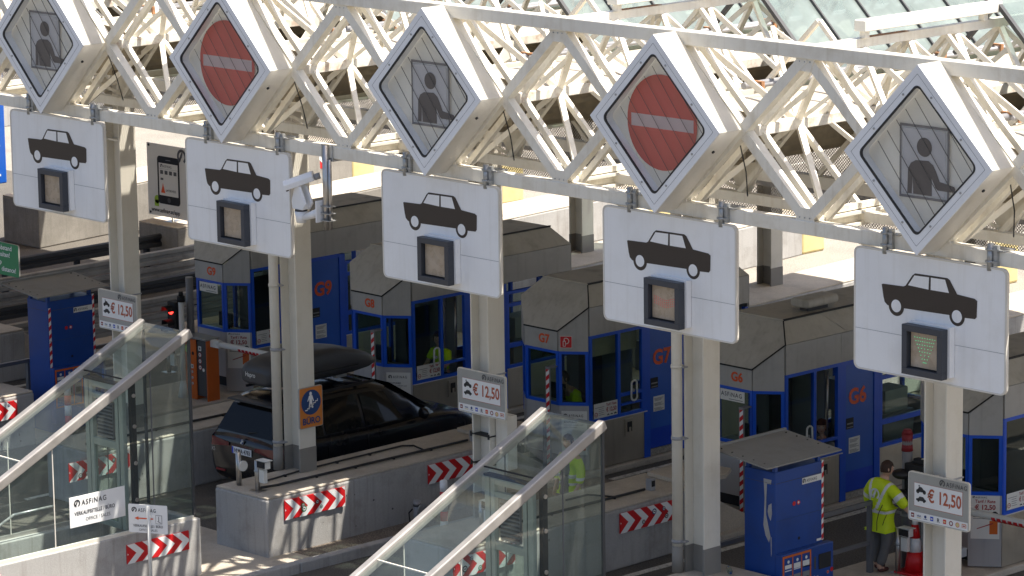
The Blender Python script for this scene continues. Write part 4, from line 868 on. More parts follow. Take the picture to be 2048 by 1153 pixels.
# posters on the corner panels
def poster(xb_, B_, tariff, z=.52):
    dd = Vector((.42, .33, 0)).normalized(); O = Vector((xb_-.42, 8.57, 0))+Vector((dd.y, -dd.x, 0))*.004
    b = MB(); h = .80 if not tariff else .72; x0 = .04
    b.rect(x0, z, x0+.46, z+h, O, dd, Z_, 'paper', .004)
    if tariff:
        asf(b, x0+.03, z+h-.05, .030, O, dd, Z_, 'text_dark', 'paper', .007, wscale=.9); b.text('Tarif / Rate', x0+.23, z+h-.125, .075, O, dd, Z_, 'rate_red', .007, 'C', .02, .95); b.text('€ 12,50', x0+.23, z+h-.235, .11, O, dd, Z_, 'rate_red', .007, 'C', .03, .95)
        for i in range(3): minicar(b, x0+.07+i*.13, z+h-.30, .07+.015*(i == 2), O, dd, Z_, off=.007)
        for i in range(2): b.rect(x0+.04, z+h-.36-i*.03, x0+.3, z+h-.352-i*.03, O, dd, Z_, 'text_grey', .007)
    else:
        asf(b, x0+.04, z+h-.11, .050, O, dd, Z_, 'text_dark', 'paper', .007, wscale=.82); b.text('ACHTUNG!', x0+.04, z+h-.22, .045, O, dd, Z_, 'text_dark', .007, bold=.02)
        b.text('Schranken schließt nach', x0+.04, z+h-.265, .036, O, dd, Z_, 'text_grey', .007); b.text('jedem Fahrzeug!', x0+.04, z+h-.305, .036, O, dd, Z_, 'text_grey', .007)
    zc = z+.08; b.flat([(x0+.30, zc), (x0+.43, zc), (x0+.43, zc+.22), (x0+.30, zc+.22)], O, dd, Z_, 'orange', .007); b.flat([(x0+.10, zc+.08), (x0+.36, zc+.17), (x0+.36, zc+.19), (x0+.10, zc+.095)], O, dd, Z_, 'rate_red', .009)
    b.build('poster', B_)
poster(x9, B9, True, .60); poster(x8, B8, False, .42); poster(x7, B7, False, .42); poster(x5, B5, True, .60)
# red/white tape rails beside the corners
for xb_, lab in ((x8, 'red and white striped flat bar standing before booth G8'), (x7, 'red and white striped flat bar standing before booth G7'), (x6, 'red and white striped flat bar standing before booth G6')):
    t = thing('striped_post', lab, 'marker post', (xb_-.47, 8.35, .115), 'striped bars before the booth corners')
    z1 = 2.02; b = MB(); b.box(xb_-.545, xb_-.44, 8.36, 8.39, .115, z1, 'mid_grey'); b.box(xb_-.55, xb_-.43, 8.36, 8.55, z1, z1+.02, 'mid_grey'); b.build('bar', t)
    b = MB(); hazard(b, .082, z1-.2, (xb_-.527, 8.36, .18), X_, Z_); b.build('striped_tape', t)
# air conditioner on G6
t = thing('roof_unit', 'beige rounded box unit lying on the roof of booth G6', 'roof unit', (x6-.45, 10.2, 3.45))
b = MB(); sec = [(-.17, .05), (-.21, .09), (-.21, .17), (-.17, .21), (.17, .21), (.21, .17), (.21, .09), (.17, .05)]
b.loft([[(x6-.55+x, y, 3.47+z) for x, z in sec] for y in (9.88, 10.66)], 'booth_slope', smooth=False); b.build('casing', t, bevel=.03)
b = MB(); b.box(x6-.65, x6-.45, 10.0, 10.5, 3.45, 3.53, 'dark_grey'); b.build('mount', t)
# =============== glass stair shelters ===============
def shelter(dx, label, signs):
    xr, xl = -4.62+dx, -5.80+dx; ye = -.10; sl = .475; zt = lambda y: 4.03+sl*(y-ye); yn = -7.2
    t = thing('stair_shelter', label, 'stair shelter', (xl+.6, -3, 0), 'glass stair shelters on the pavement')
    b = MB(); b.box(xr-.14, xr+.02, yn-2, 0, 0, .97, 'conc_side'); b.build('parapet_wall', t, bevel=.02)
    b = MB(); b.box(xl-.02, xl+.14, yn-2, 0, 0, .97, 'conc_side'); b.build('parapet_wall', t, bevel=.02)
    b = MB(); b.box(xl+.14, xr-.14, -.16, 0, 0, .97, 'conc_side'); b.build('end_wall', t, bevel=.02)
    for x in (xr, xl):
        b = MB(); b.bar((x-.03, yn, zt(yn)), (x-.03, ye+.03, zt(ye+.03)), .125, .15, 'alu'); b.build('sloping_rail', t, bevel=.018)
        js = [ye, -.90, -2.87, -4.85, yn]
        for y1, y0 in zip(js, js[1:]):
            b = MB(); xx = x-.02
            b.add([(xx, y0+.012, 1.02), (xx, y1-.012, 1.02), (xx, y1-.012, max(1.03, zt(y1)-.05)), (xx, y0+.012, max(1.03, zt(y0)-.05))], [(0, 1, 2, 3)], 'glass_stair'); b.build('glass_pane', t, fix=False)
        for y in js[1:-1]:
            b = MB(); b.box(xx-.006, xx+.006, y-.008, y+.008, 1.0, zt(y)-.05, 'rail_grey' if y > -1 else 'sign_edge'); b.build('pane_joint', t)
        b = MB(); b.box(x-.045, x+.0, yn, ye+.02, .972, 1.03, 'sign_edge' if x == xr else 'alu'); b.build('base_profile', t)
    b = MB(); b.add([(xl, ye, 1.0), (xr, ye, 1.0), (xr, ye, zt(ye)), (xl, ye, zt(ye))], [(0, 1, 2, 3)], 'glass_stair'); b.build('end_pane', t, fix=False)
    b = MB(); b.box(xr-.045, xr+.0, ye-.02, ye+.02, 1.0, zt(ye)-.05, 'dark_grey'); b.box(xl-.04, xl, ye-.02, ye+.02, 1.0, zt(ye)-.05, 'dark_grey'); b.build('corner_profile', t)
    b = MB(); b.box(xl, xr, ye-.02, ye+.02, zt(ye)-.02, zt(ye)+.02, 'rail_grey'); b.build('ridge_profile', t)
    for y1, y0 in zip([ye, -1.35, -3.4, -5.4], [-1.35, -3.4, -5.4, yn]):
        b = MB(); b.add([(xl+.03, y0+.01, zt(y0)+.03), (xr-.09, y0+.01, zt(y0)+.03), (xr-.09, y1-.01, zt(y1)+.03), (xl+.03, y1-.01, zt(y1)+.03)], [(0, 1, 2, 3)], 'glass_stair'); b.build('roof_pane', t, fix=False)
        if y0 > -6: b = MB(); b.box(xl+.03, xr-.09, y0-.012, y0+.012, zt(y0)+.02, zt(y0)+.04, 'sign_edge' if y0 < -2 else 'dark'); b.build('roof_joint', t)
    # black post with bolts and the green steel door wall
    b = MB(); b.box(xr-.10, xr-.025, -1.29, -1.20, 1.0, zt(-1.25)-.06, 'black_rubber'); p = b.build('black_post', t)
    for z in (1.5, 2.1, 2.7, 3.2): b = MB(); b.tube((xr-.025, -1.245, z), (xr-.005, -1.245, z), .032, 'steel', 12); b.build('bolt', p)
    yd = -1.36; z1 = zt(yd)-.08; x0, x1 = xl+.08, xr-.12
    D = MB()
    for a, c in ((x0, x0+.10), (x0+.12, x0+.20), (x1-.10, x1), (x1-.20, x1-.12)): D.box(a, c, yd-.04, yd+.04, 1.0, z1, 'frame_green')
    for a, c in ((1.0, 1.10), (2.30, 2.42), (z1-.10, z1), (z1-.28, z1-.20)): D.box(x0+.20, x1-.20, yd-.035, yd+.035, a, c, 'frame_green')
    D.box(x0, x1, yd-.06, yd+.06, z1+.002, z1+.04, 'dark'); d_ = D.build('door_frame', t, bevel=.006)
    b = MB(); b.box(x0+.30, x1-.28, yd-.02, yd+.02, 2.46, z1-.32, 'mid_grey')
    for i in range(9): b.box(x0+.31, x1-.29, yd-.035, yd-.02, 2.50+i*.06, 2.525+i*.06, 'dark_grey')
    b.build('louvre', d_)
    b = MB(); b.box(x0+.20, x1-.20, yd-.006, yd+.006, 1.10, 2.30, 'glass_stair'); b.build('door_pane', d_)
    b = MB(); b.box(xl+.14, xr-.14, yn-2, -.16, .0, .04, 'conc_old')
    for i in range(7): b.box(xl+.14, xr-.14, -4.2-i*.3, -3.9-i*.3, .04, .75-i*.1, 'conc_old')
    b.build('stair_flight', t)
    b = MB(); b.path([(xl+.25, -2.2, 1.42), (xl+.25, -3.0, 1.42), (xl+.25, -4.4, .82), (xl+.25, -5.6, .3)], .022, 'galv'); b.build('handrail', t)
    return t
s1 = shelter(0, 'glass stair shelter at the lower left carrying a white office sign', True)
s2 = shelter(2*P, 'glass stair shelter at the lower centre with steep grey rails', False)
chevron(-4.598, -1.53, .50, 'chevron board below the small office arrow sign at the lower left', ln=1.27, h=.32)
chevron(-4.598, -5.30, .50, 'chevron board below the left stair shelter, at the bottom left corner')
# office sign on the glass
t = thing('office_sign', 'large white office sales board fixed on the left glass stair shelter', 'sign', (-4.6, -2, 1.3))
b = MB(); b.box(-4.600, -4.590, -2.61, -1.52, 1.30, 1.79, 'white'); b.build('board', t)
b = MB(); O = (-4.590, -2.61, 1.30); asf(b, .09, .335, .085, O, Y_, Z_, 'text_dark', 'white', .004, wscale=.88); b.text('VERKAUFSSTELLE / BÜRO', .09, .185, .085, O, Y_, Z_, 'text_grey', .004, bold=.02, sx=.83); b.text('OFFICE / SALES', .545, .07, .08, O, Y_, Z_, 'text_grey', .004, 'C', 0, .92); b.build('lettering', t)
t = thing('arrow_sign', 'small white office sign with an orange arrow on a thin post', 'sign', (-4.0, -1.55, 0))
b = MB(); b.tube((-4.02, -1.50, 0), (-4.02, -1.50, 1.55), .03, 'paper', 12); b.build('post', t)
b = MB(); u_ = Vector((.62, .35, 0)).normalized(); O = Vector((-4.33, -1.66, 1.11)); b.prism(rrect(0, 0, .66, .46, .02), O, u_, Z_, -.012, 'white'); b.build('board', t)
b = MB(); asf(b, .06, .34, .062, O, u_, Z_, 'text_dark', 'white', .004, wscale=.75); b.flat([(.10, .235), (.17, .205), (.17, .225), (.42, .225), (.42, .245), (.17, .245), (.17, .265)], O, u_, Z_, 'orange_text', .004)
b.ring(0, 0, 0, 0, O, u_, Z_, 'text_dark') if False else b.rect(.46, .16, .57, .30, O, u_, Z_, 'text_grey', .004); b.rect(.466, .166, .564, .294, O, u_, Z_, 'white', .006); b.flat([(.49, .20), (.555, .17), (.555, .18), (.50, .205)], O, u_, Z_, 'text_grey', .008); b.rect(.51, .20, .52, .28, O, u_, Z_, 'text_grey', .008)
b.text('VERKAUFSSTELLE / BÜRO', .33, .095, .056, O, u_, Z_, 'text_dark', .004, 'C', .01, .80); b.text('OFFICE / SALES', .33, .03, .054, O, u_, Z_, 'text_grey', .004, 'C', 0, .88); b.build('lettering', t)
# =============== payment machines ===============
def machine(dx, dy, label, chips):
    xf, xk, y0, y1, zt = 4.60+dx, 3.97+dx, 3.68+dy, 4.75+dy, 2.62
    t = thing('payment_machine', label, 'payment machine', ((xf+xk)/2, (y0+y1)/2, .115), 'tall blue payment machines')
    b = MB(); b.box(xk, xf, y0, y1, .115, zt, 'machine_blue'); b.build('cabinet', t, bevel=.012)
    b = MB(); b.box(xf+.001, xf+.006, y0+.02, y1-.02, zt-.18, zt-.175, 'dark_grey'); b.box(xf+.001, xf+.005, y0+.02, y1-.02, 1.855, 1.862, 'navy'); b.box(xk+.02, xf-.02, y0-.004, y0-.001, zt-.18, zt-.175, 'dark_grey'); b.build('panel_seam', t)
    b = MB(); b.box(xf+.002, xf+.13, y0+.0, y1+.10, .30, 1.36, 'machine_blue'); b.build('front_console', t, bevel=.01)
    cn = MB(); F = (xf+.13, 0, 0)
    for a, c, e, f in ((y0+.02, y0+.66, 1.30, 1.335), (y0+.02, y0+.055, .6, 1.30), (y0+.63, y0+.66, .6, 1.30), (y0+.235, y0+.255, .6, 1.30), (y0+.435, y0+.455, .6, 1.30), (y0+.02, y0+.66, .6, .63)): cn.rect(a, e, c, f, F, Y_, Z_, 'orange', .006)
    for j in range(3):
        yy = y0+.07+j*.2; cn.rect(yy, 1.13-.02*j, yy+.15, 1.19, F, Y_, Z_, 'paper', .007); cn.rect(yy, 1.09, yy+.15, 1.105, F, Y_, Z_, 'paper', .007); cn.rect(yy, .80, yy+.15, 1.02, F, Y_, Z_, 'mid_grey', .007); cn.rect(yy+.02, .84, yy+.13, .94, F, Y_, Z_, 'dark', .009); cn.disc(yy+.08, 1.235, .025, F, Y_, Z_, 'paper', .007)
    cn.build('instruction_panel', t)
    b = MB(); b.rect(y0+.83, .98, y1+.04, 1.22, F, Y_, Z_, 'dark', .006); b.build('screen', t)
    b = MB(); b.rect(y0+.73, 1.0, y0+.77, 1.2, F, Y_, Z_, 'dark_grey', .006); b.rect(y0+.95, .66, y1+.0, .82, F, Y_, Z_, 'dark', .006); b.rect(y0+.71, .70, y0+.90, .76, F, Y_, Z_, 'mid_grey', .006); b.disc(y0+.80, .86, .035, F, Y_, Z_, 'galv', .006); b.disc(y0+.80, .86, .02, F, Y_, Z_, 'dark', .008); b.rect(y0+.70, .83, y0+.745, .90, F, Y_, Z_, 'paper', .006); b.disc(y1-.03, .905, .03, F, Y_, Z_, 'galv', .006); b.disc(y1-.03, .905, .02, F, Y_, Z_, 'red', .008); b.disc(y1+.06, .93, .035, F, Y_, Z_, 'red', .006); b.build('buttons', t)
    b = MB(); F2 = (xf, 0, 0); b.disc(y0+.42, 2.07, .035, F2, Y_, Z_, 'red', .005); b.ring(y0+.52, 2.07, .02, .036, F2, Y_, Z_, 'red', .005); b.disc(y0+.52, 2.07, .02, F2, Y_, Z_, 'paper', .005); b.disc(y0+.53, 1.51, .025, F2, Y_, Z_, 'dark', .005); b.rect(y1-.14, 1.385, y1-.01, 1.42, F2, Y_, Z_, 'paper', .005); b.build('intercom_button', t)
    b = MB(); b.rect(y0+.60, 2.33, y1-.02, 2.43, F2, Y_, Z_, 'paper', .005); asf(b, y0+.61, 2.355, .050, F2, Y_, Z_, 'text_dark', 'paper', .008, wscale=.72); b.build('maker_label', t)
    b = MB(); hazard(b, .045, 1.25, (xf, y1-.03, 1.38), Y_, Z_); b.build('striped_tape', t)
    if not chips: b = MB(); hazard(b, .055, 2.2, (xf, y0+.015, .3), Y_, Z_); b.build('striped_tape', t)
    if chips:
        F3 = (0, y0, 0); b = MB()
        b.flat([(xk+.40, 2.50), (xk+.56, 2.50), (xk+.55, 2.43), (xk+.47, 2.43), (xk+.455, 2.2), (xk+.45, 1.95), (xk+.49, 1.80), (xk+.54, 1.62), (xk+.51, 1.52), (xk+.44, 1.62), (xk+.395, 1.78), (xk+.405, 1.9), (xk+.42, 2.2)], F3, X_, Z_, 'conc_side', .004)
        b.flat([(xk+.50, 2.10), (xk+.56, 2.14), (xk+.57, 1.98), (xk+.545, 1.86), (xk+.50, 1.93), (xk+.48, 2.0)], F3, X_, Z_, 'conc_side', .004); b.flat([(xk+.54, 1.60), (xk+.56, 1.62), (xk+.565, 1.35), (xk+.55, 1.30)], F3, X_, Z_, 'conc_side', .004); b.rect(xk+.52, .93, xk+.585, .985, F3, X_, Z_, 'paper', .004); b.build('bare_patch', t)
    for x in (xk+.05, xf-.05):
        for y in (y0+.05, y1-.06): b = MB(); b.box(x-.03, x+.03, y-.03, y+.03, zt, zt+.12+.05*(x < xk+.1), 'machine_blue'); b.build('roof_stay', t)
    b = MB(); b.add([(xk-.42, y0-.28, zt+.24), (xf+.10, y0-.28, zt+.115), (xf+.10, y1+.32, zt+.115), (xk-.42, y1+.32, zt+.24), (xk-.42, y0-.28, zt+.262), (xf+.10, y0-.28, zt+.137), (xf+.10, y1+.32, zt+.137), (xk-.42, y1+.32, zt+.262)], [(3,2,1,0),(4,5,6,7),(0,1,5,4),(1,2,6,5),(2,3,7,6),(3,0,4,7)], 'canopy_grey')
    b.box(xk-.44, xk-.40, y0-.28, y1+.32, zt+.2, zt+.29, 'canopy_grey'); c_ = b.build('rain_roof', t)
    b = MB()
    for i in range(5):
        for y in (y0-.18, y1+.2): x = xk-.3+i*.22; b.tube((x, y, zt+.25-.1*(i*.22)*.95), (x, y, zt+.262-.105*(i*.22)), .014, 'dark', 8)
    b.build('rivets', c_)
machine(0, 0, 'near blue payment machine with peeled paint beside the worker', True)
machine(-4*P, .42, 'left blue payment machine with striped tape on both edges', False)
# =============== barriers, traffic lights ===============
t = thing('barrier', 'orange barrier cabinet with grey front and white boom before booth G9', 'barrier', (-14.3, 7.9, .115))
b = MB(); b.box(-14.70, -14.36, 7.74, 8.06, .115, 1.30, 'orange'); b.box(-14.36, -14.33, 7.74, 7.76, .115, 1.32, 'orange'); b.box(-14.05, -14.02, 7.76, 8.06, .115, 1.32, 'orange'); b.box(-14.36, -14.05, 7.77, 8.06, .2, 1.30, 'dark_grey'); b.build('cabinet', t, bevel=.01)
b = MB(); b.box(-14.72, -14.0, 7.72, 8.08, 1.322, 1.36, 'canopy_grey'); b.build('lid', t, bevel=.01)
F = (0, 7.74, 0); G = (0, 7.77, 0)
b = MB(); b.disc(-14.58, 1.10, .085, F, X_, Z_, 'apple_green', .005); b.build('round_sticker', t)
b = MB(); b.disc(-14.42, 1.03, .035, F, X_, Z_, 'dark', .005); b.build('lock', t)
for x, z, s_, O_ in ((-14.24, 1.145, .045, G), (-14.455, .77, .04, F)): b = MB(); b.rect(x-s_, z-s_, x+s_, z+s_, O_, X_, Z_, 'paper', .005); b.rect(x-s_*.4, z-s_*.5, x+s_*.5, z+s_*.5, O_, X_, Z_, 'text_grey', .007); b.build('warning_sticker', t)
for i in range(3):
    for x, z, r_, O_ in ((-14.24, 1.02-i*.125, .052, G), (-14.45, .66-i*.115, .036, F)): b = MB(); b.disc(x, z, r_, O_, X_, Z_, 'rate_red', .005); b.disc(x, z, r_*.72, O_, X_, Z_, 'paper', .007); b.disc(x, z, r_*.28, O_, X_, Z_, 'text_dark', .009); b.build('warning_sticker', t)
b = MB(); b.disc(-14.14, .73, .035, G, X_, Z_, 'paper', .007); b.build('lock', t)
def boom(t, x0, y, z, x1):
    b = MB(); b.box(x0-.10, x0+.16, y-.05, y+.05, z-.07, z+.07, 'paper'); b.build('boom_clamp', t)
    b = MB(); b.tube((x0+.10, y, z), (x1, y, z+.03), .058, 'paper', 14); bo = b.build('boom', t)
    b = MB()
    for i in range(8): a = x0+.75+i*.11; b.tube((a, y, z-.004), (a+.075, y, z-.002), .0595, 'red', 14)
    b.build('red_tape', bo)
boom(t, -13.92, 7.90, 1.27, -10.9)
t = thing('barrier', 'white boom with red tape reaching right from before the rightmost booth', 'barrier', (4.4, 7.9, .115))
b = MB(); b.box(4.10, 4.50, 7.75, 8.05, .115, 1.34, 'orange'); b.box(4.08, 4.52, 7.73, 8.07, 1.34, 1.37, 'canopy_grey'); b.build('cabinet', t, bevel=.01); boom(t, 4.62, 7.90, 1.27, 7.9)
b = MB(); b.box(4.56, 4.80, 7.8, 7.95, .52, .66, 'pipe_grey'); b.box(4.5, 4.60, 7.84, 7.92, .5, 1.2, 'dark_grey'); b.build('bracket', t)
def signal(x, y, top, label, lit):
    t = thing('traffic_light', label, 'traffic light', (x, y, .115))
    if lit:
        b = MB(); b.tube((x, y, .115), (x, y, .45), .12, 'paper', 16, .055); b.tube((x, y, .45), (x, y, 2.02), .055, 'paper', 16); b.build('pole', t)
        b = MB(); b.tube((x, y, 2.02), (x, y, 2.13), .085, 'dark', 16, .075); b.tube((x, y, 2.13), (x, y, 2.22), .05, 'dark', 14, .04); b.build('beacon', t)
        b = MB(); b.box(x-.32, x-.08, y-.10, y+.14, 1.42, 2.0, 'dark'); b.build('housing', t, bevel=.02)
        for z, k_ in ((1.84, 'tl_red'), (1.57, 'tl_off')):
            b = MB(); b.tube((x-.20, y-.105, z), (x-.20, y-.112, z), .085, k_, 20); b.build('lens', t)
            b = MB(); r = .10; n = 14; vs = []
            for i in range(n+1):
                a = R_(-10+200*i/n); 
                for yy in (y-.10, y-.32+.06*abs(math.cos(a))): vs.append((x-.20+r*math.cos(a), yy, z+r*math.sin(a)))
            b.add(vs, [(2*i, 2*i+1, 2*i+3, 2*i+2) for i in range(n)], 'dark', True); b.build('visor', t, fix=False)
        b = MB(); b.tube((x-.1, y+.3, 1.0), (x-.1, y+.3, 2.45), .075, 'mid_grey', 14); b.build('rear_tube', t)
    else:
        b = MB(); b.tube((x, y, .115), (x, y, 2.25), .085, 'mid_grey', 18); b.build('pole', t)
        b = MB(); b.tube((x, y, 2.05), (x, y, 2.16), .095, 'red_dark', 16, .085); b.tube((x, y, 2.16), (x, y, 2.33), .082, 'red_dark', 16, .092); b.tube((x, y, 2.33), (x, y, 2.40), .092, 'red_dark', 16, .06); b.build('beacon_cover', t)
        b = MB(); b.box(x+.04, x+.42, y-.12, y+.12, 1.22, 1.88, 'dark'); b.box(x+.16, x+.38, y-.05, y+.08, 1.88, 1.96, 'dark'); b.build('housing', t, bevel=.015)
        for z in (1.70, 1.36): b = MB(); b.ball((x+.02, y-.17, z), (.15, .14, .085), 'black_rubber'); b.build('visor', t)
        b = MB(); b.tube((x+.30, y, 1.94), (x+.55, y+.05, 2.02), .025, 'paper', 10); b.build('conduit', t)
        b = MB(); b.tube((x, y, .98), (x, y, 1.02), .11, 'pipe_grey', 14); b.box(x-.25, x-.08, y-.02, y+.02, .98, 1.02, 'pipe_grey'); b.build('clamp', t)
signal(-14.72, 7.72, 2.2, 'traffic light with a lit red lamp beside the orange barrier cabinet', True)
signal(3.60, 7.90, 2.4, 'unlit dark traffic light with a red covered top beside the worker', False)
# sensors on pedestals
def sensor(x, y, z0, label, lift=.52):
    t = thing('sensor', label, 'sensor', (x, y, z0), 'lane sensors on short steel tubes')
    b = MB(); b.tube((x, y, z0), (x, y, z0+lift), .042, 'steel', 14); b.box(x-.12, x+.12, y-.1, y+.1, z0, z0+.012, 'steel'); b.tube((x, y, z0+lift*.62), (x, y, z0+lift*.68), .052, 'galv', 14); b.build('tube', t)
    b = MB(); b.box(x+.05, x+.24, y-.03, y+.09, z0+lift-.12, z0+lift+.0, 'paper'); b.box(x+.03, x+.28, y-.05, y+.11, z0+lift+.015, z0+lift+.028, 'paper'); b.build('housing', t, bevel=.01)
    b = MB(); b.box(x+.06, x+.24, y-.055, y-.032, z0+lift-.10, z0+lift+.0, 'dark'); b.build('lens_window', t)
    b = MB(); b.box(x+.07, x+.20, y-.02, y+.05, z0+lift-.36, z0+lift-.14, 'paper'); b.build('junction_box', t)
sensor(-5.10, 1.62, 1.035, 'camera-like sensor on a steel tube at the nose of the island beside the black car')
sensor(-14.95, 7.55, .6, 'sensor with white junction box seen through the left stair shelter glass')
sensor(3.72, 7.55, .115, 'white boxed sensor standing in front of the traffic cone', .75)
sensor(-.45, 2.35, 1.035, 'sensor seen through the lower stair shelter beside the striped bollard')
t = thing('reflector_post', 'short steel tube with a round white reflector beside the licence plate', 'post', (-5.62, 1.65, 1.035))
b = MB(); b.tube((-5.62, 1.65, 1.035), (-5.62, 1.65, 1.60), .045, 'steel', 14); b.build('tube', t); b = MB(); b.tube((-5.53, 1.66, 1.38), (-5.50, 1.66, 1.38), .09, 'paper', 18); b.build('reflector', t)
t = thing('reflector_post', 'grey tube with a round disc standing on the pavement below the middle price sign', 'post', (-4.26, 4.40, 0))
b = MB(); b.tube((-4.26, 4.40, 0), (-4.26, 4.40, .50), .06, 'pipe_grey', 14); b.tube((-4.26, 4.40, .40), (-4.26, 4.40, .44), .07, 'dark_grey', 14); b.build('tube', t); b = MB(); b.tube((-4.16, 4.42, .34), (-4.13, 4.42, .34), .11, 'galv', 18); b.build('disc', t); b = MB(); b.path([(-4.34, 4.40, .02), (-4.42, 4.38, .1), (-4.44, 4.38, .25), (-4.36, 4.39, .33)], .012, 'cable', 6); b.build('cable', t)
def bollard(x, y, label, h=1.05, z=0):
    t = thing('bollard', label, 'bollard', (x, y, z), 'red and white round bollards')
    b = MB(); b.tube((x, y, z), (x, y, z+.04), .13, 'white', 18)
    n = 6
    for i in range(n): b.tube((x, y, z+.04+i*(h-.04)/n), (x, y, z+.04+(i+1)*(h-.04)/n), .065, 'red' if i in (2, 4) else 'white', 18)
    b.build('shaft', t); b = MB(); b.ball((x, y, z+h), (.065, .065, .03), 'white'); b.build('cap', t)
bollard(-3.27, 4.12, 'red and white bollard half behind the lower stair shelter rail')
bollard(-13.35, 3.9, 'red and white bollard before the left blue payment machine', 1.2, .0)
t = thing('traffic_cone', 'orange red traffic cone with a white band beside the dark traffic light', 'cone', (3.90, 7.75, .115))
b = MB(); b.box(3.66, 4.14, 7.51, 7.99, .115, .155, 'red'); b.build('foot', t, bevel=.01)
b = MB(); z = .155
for r0, r1, z0, z1, k_ in ((.17, .125, .155, .48, 'red'), (.125, .09, .48, .70, 'reflective'), (.09, .055, .70, .92, 'red'), (.055, .035, .92, 1.05, 'reflective')): b.tube((3.90, 7.75, z0), (3.90, 7.75, z1), r0, k_, 22, r1)
b.build('cone_body', t)
# hand rails along the low islands
def railing(x, y0, y1, label, z=1.30):
    t = thing('hand_rail', label, 'railing', (x, (y0+y1)/2, .1), 'dark grey rails beside the payment machines')
    b = MB(); b.box(x-.035, x+.035, y0, y1, z-.07, z, 'rail_grey'); b.build('top_rail', t, bevel=.006)
    b = MB(); b.box(x-.025, x+.025, y0, y1-.16, z-.72, z-.66, 'rail_grey'); b.build('lower_rail', t)
    for y in (y1-.14, (y0+y1)/2, y0+.1): b = MB(); b.box(x-.04, x+.04, y-.04, y+.04, .0, z-.07, 'rail_grey'); b.build('post', t)
railing(3.36, 3.4, 7.42, 'dark grey rail in front of the worker, beside the near payment machine')
railing(-15.38, 2.0, 7.0, 'dark grey rail left of the left payment machine')
# cables on the islands
def cable(pts, r, label):
    b = MB(); b.path(pts, r, 'cable', 6)
    for p, q in zip(pts, pts[1:]):
        p, q = Vector(p), Vector(q); n = int((q-p).length/.9)
        for i in range(1, n+1):
            if r > .015: c = p+(q-p)*i/(n+1); b.box(c.x-.03, c.x+.03, c.y-.015, c.y+.015, c.z-.03, c.z+.01, 'cable')
    o = b.build('cable'); tag(o, label, 'cable')
cable([(-5.05, 1.65, 1.09), (-5.06, 2.0, 1.07), (-5.08, 6.35, 1.07)], .022, 'black cable clipped along the island beside the black car')
cable([(-5.45, 2.1, 1.06), (-5.55, 3.0, 1.065), (-5.62, 5.3, 1.065), (-5.48, 5.45, 1.065), (-5.10, 5.35, 1.065)], .016, 'second thinner black cable nearer the black car on the same island')
cable([(-9.75, 1.6, 1.065), (-9.78, 7.0, 1.065)], .022, 'black cable along the island left of the black car')
cable([(-.40, 2.4, 1.065), (-.42, 6.0, 1.065)], .022, 'black cable clipped along the island under the second worker')
cable([(-.85, 4.6, 1.065), (-.85, 5.1, 1.065), (-.44, 5.3, 1.065)], .016, 'short black cable loop on the island right of the lower stair shelter')
for x, y, lab in ((-5.06, 6.48, 'small grey metal box at the end of the cable beside the middle price sign'), (-.40, 6.12, 'small grey metal box on the island right of the lower stair shelter')):
    b = MB(); b.box(x-.06, x+.06, y-.05, y+.05, 1.035, 1.23, 'pipe_grey'); b.box(x+.061, x+.066, y-.04, y+.04, 1.1, 1.2, 'dark'); tag(b.build('junction_box', bevel=.006), lab, 'box')
for k, lab in ((-1, 'flat concrete slab lying at the far end of the island beside the black car'), (0, 'flat concrete slab at the far end of the island under the fourth column'), (-2, 'flat concrete slab on the island behind the left stair shelter')):
    b = MB(); b.prism([(-1.1, 6.75), (-.15, 6.65), (.0, 7.5), (-.25, 7.9), (-1.2, 7.8)], (k*P, 0, 1.04), X_, Y_, .07, 'conc_top'); o = b.build('concrete_slab', bevel=.01); tag(o, lab, 'slab')
t = thing('water_bottle', 'crumpled clear plastic water bottle lying right of the fourth column', 'bottle', (4.02, 3.3, 1.05))
b = MB(); b.tube((3.95, 3.35, 1.085), (4.10, 3.22, 1.085), .042, 'glass_stair', 14); b.tube((4.10, 3.22, 1.085), (4.15, 3.18, 1.085), .04, 'glass_stair', 14, .015); b.build('shell', t); b = MB(); b.tube((4.15, 3.18, 1.085), (4.17, 3.165, 1.085), .018, 'navy', 12); b.build('cap', t)
# =============== left background ===============
def guard(x, y0, y1, z, label, key='guard', double=False, curl=True):
    t = thing('guard_rail', label, 'guard rail', (x, (y0+y1)/2, 0), 'steel guard rails on the left')
    sec = [(.0, -.155), (.055, -.13), (.055, -.05), (.0, -.02), (.0, .02), (.055, .05), (.055, .13), (.0, .155), (-.012, .155), (-.012, .02), (-.012, -.155)]
    for zz in ((z, z-.34) if double else (z,)):
        b = MB(); rings = [[(x+a, y, zz+c) for a, c in sec] for y in (y0, y1)]
        if curl: rings += [[(x-r*1.0+a*.6, y1+.18*s, zz+c) for a, c in sec] for r, s in ((.03, 1.2), (.12, 2.0), (.25, 2.3))]
        b.loft(rings, key, smooth=False); b.build('beam', t)
    y = y0+.4
    while y < y1: b = MB(); b.box(x-.14, x-.02, y-.05, y+.05, 0, z+.12, 'guard_dark' if key != 'guard' else 'rail_grey'); b.build('post', t); y += 2.0
guard(-23.9, 5, 15.2, .80, 'pale guard rail with a curled end behind the first column', double=True)
guard(-25.6, 5, 16.6, .80, 'dark guard rail running behind the leftmost blue machine roof', key='guard_dark', curl=False)
guard(-19.9, 7, 17.5, .75, 'pale guard rail behind the traffic light with the red lamp', double=True, curl=False)
guard(-21.4, 5, 15.4, .78, 'dark guard rail between two pale ones left of booth G9', key='guard_dark', curl=False)
guard(-29.2, 6, 13.2, .9, 'pale guard rail with a curled end under the leftmost car sign', double=True)
t = thing('app_board', 'tall white poster board with a big black phone picture on a concrete block', 'poster board', (-25.8, 16.2, 1.15))
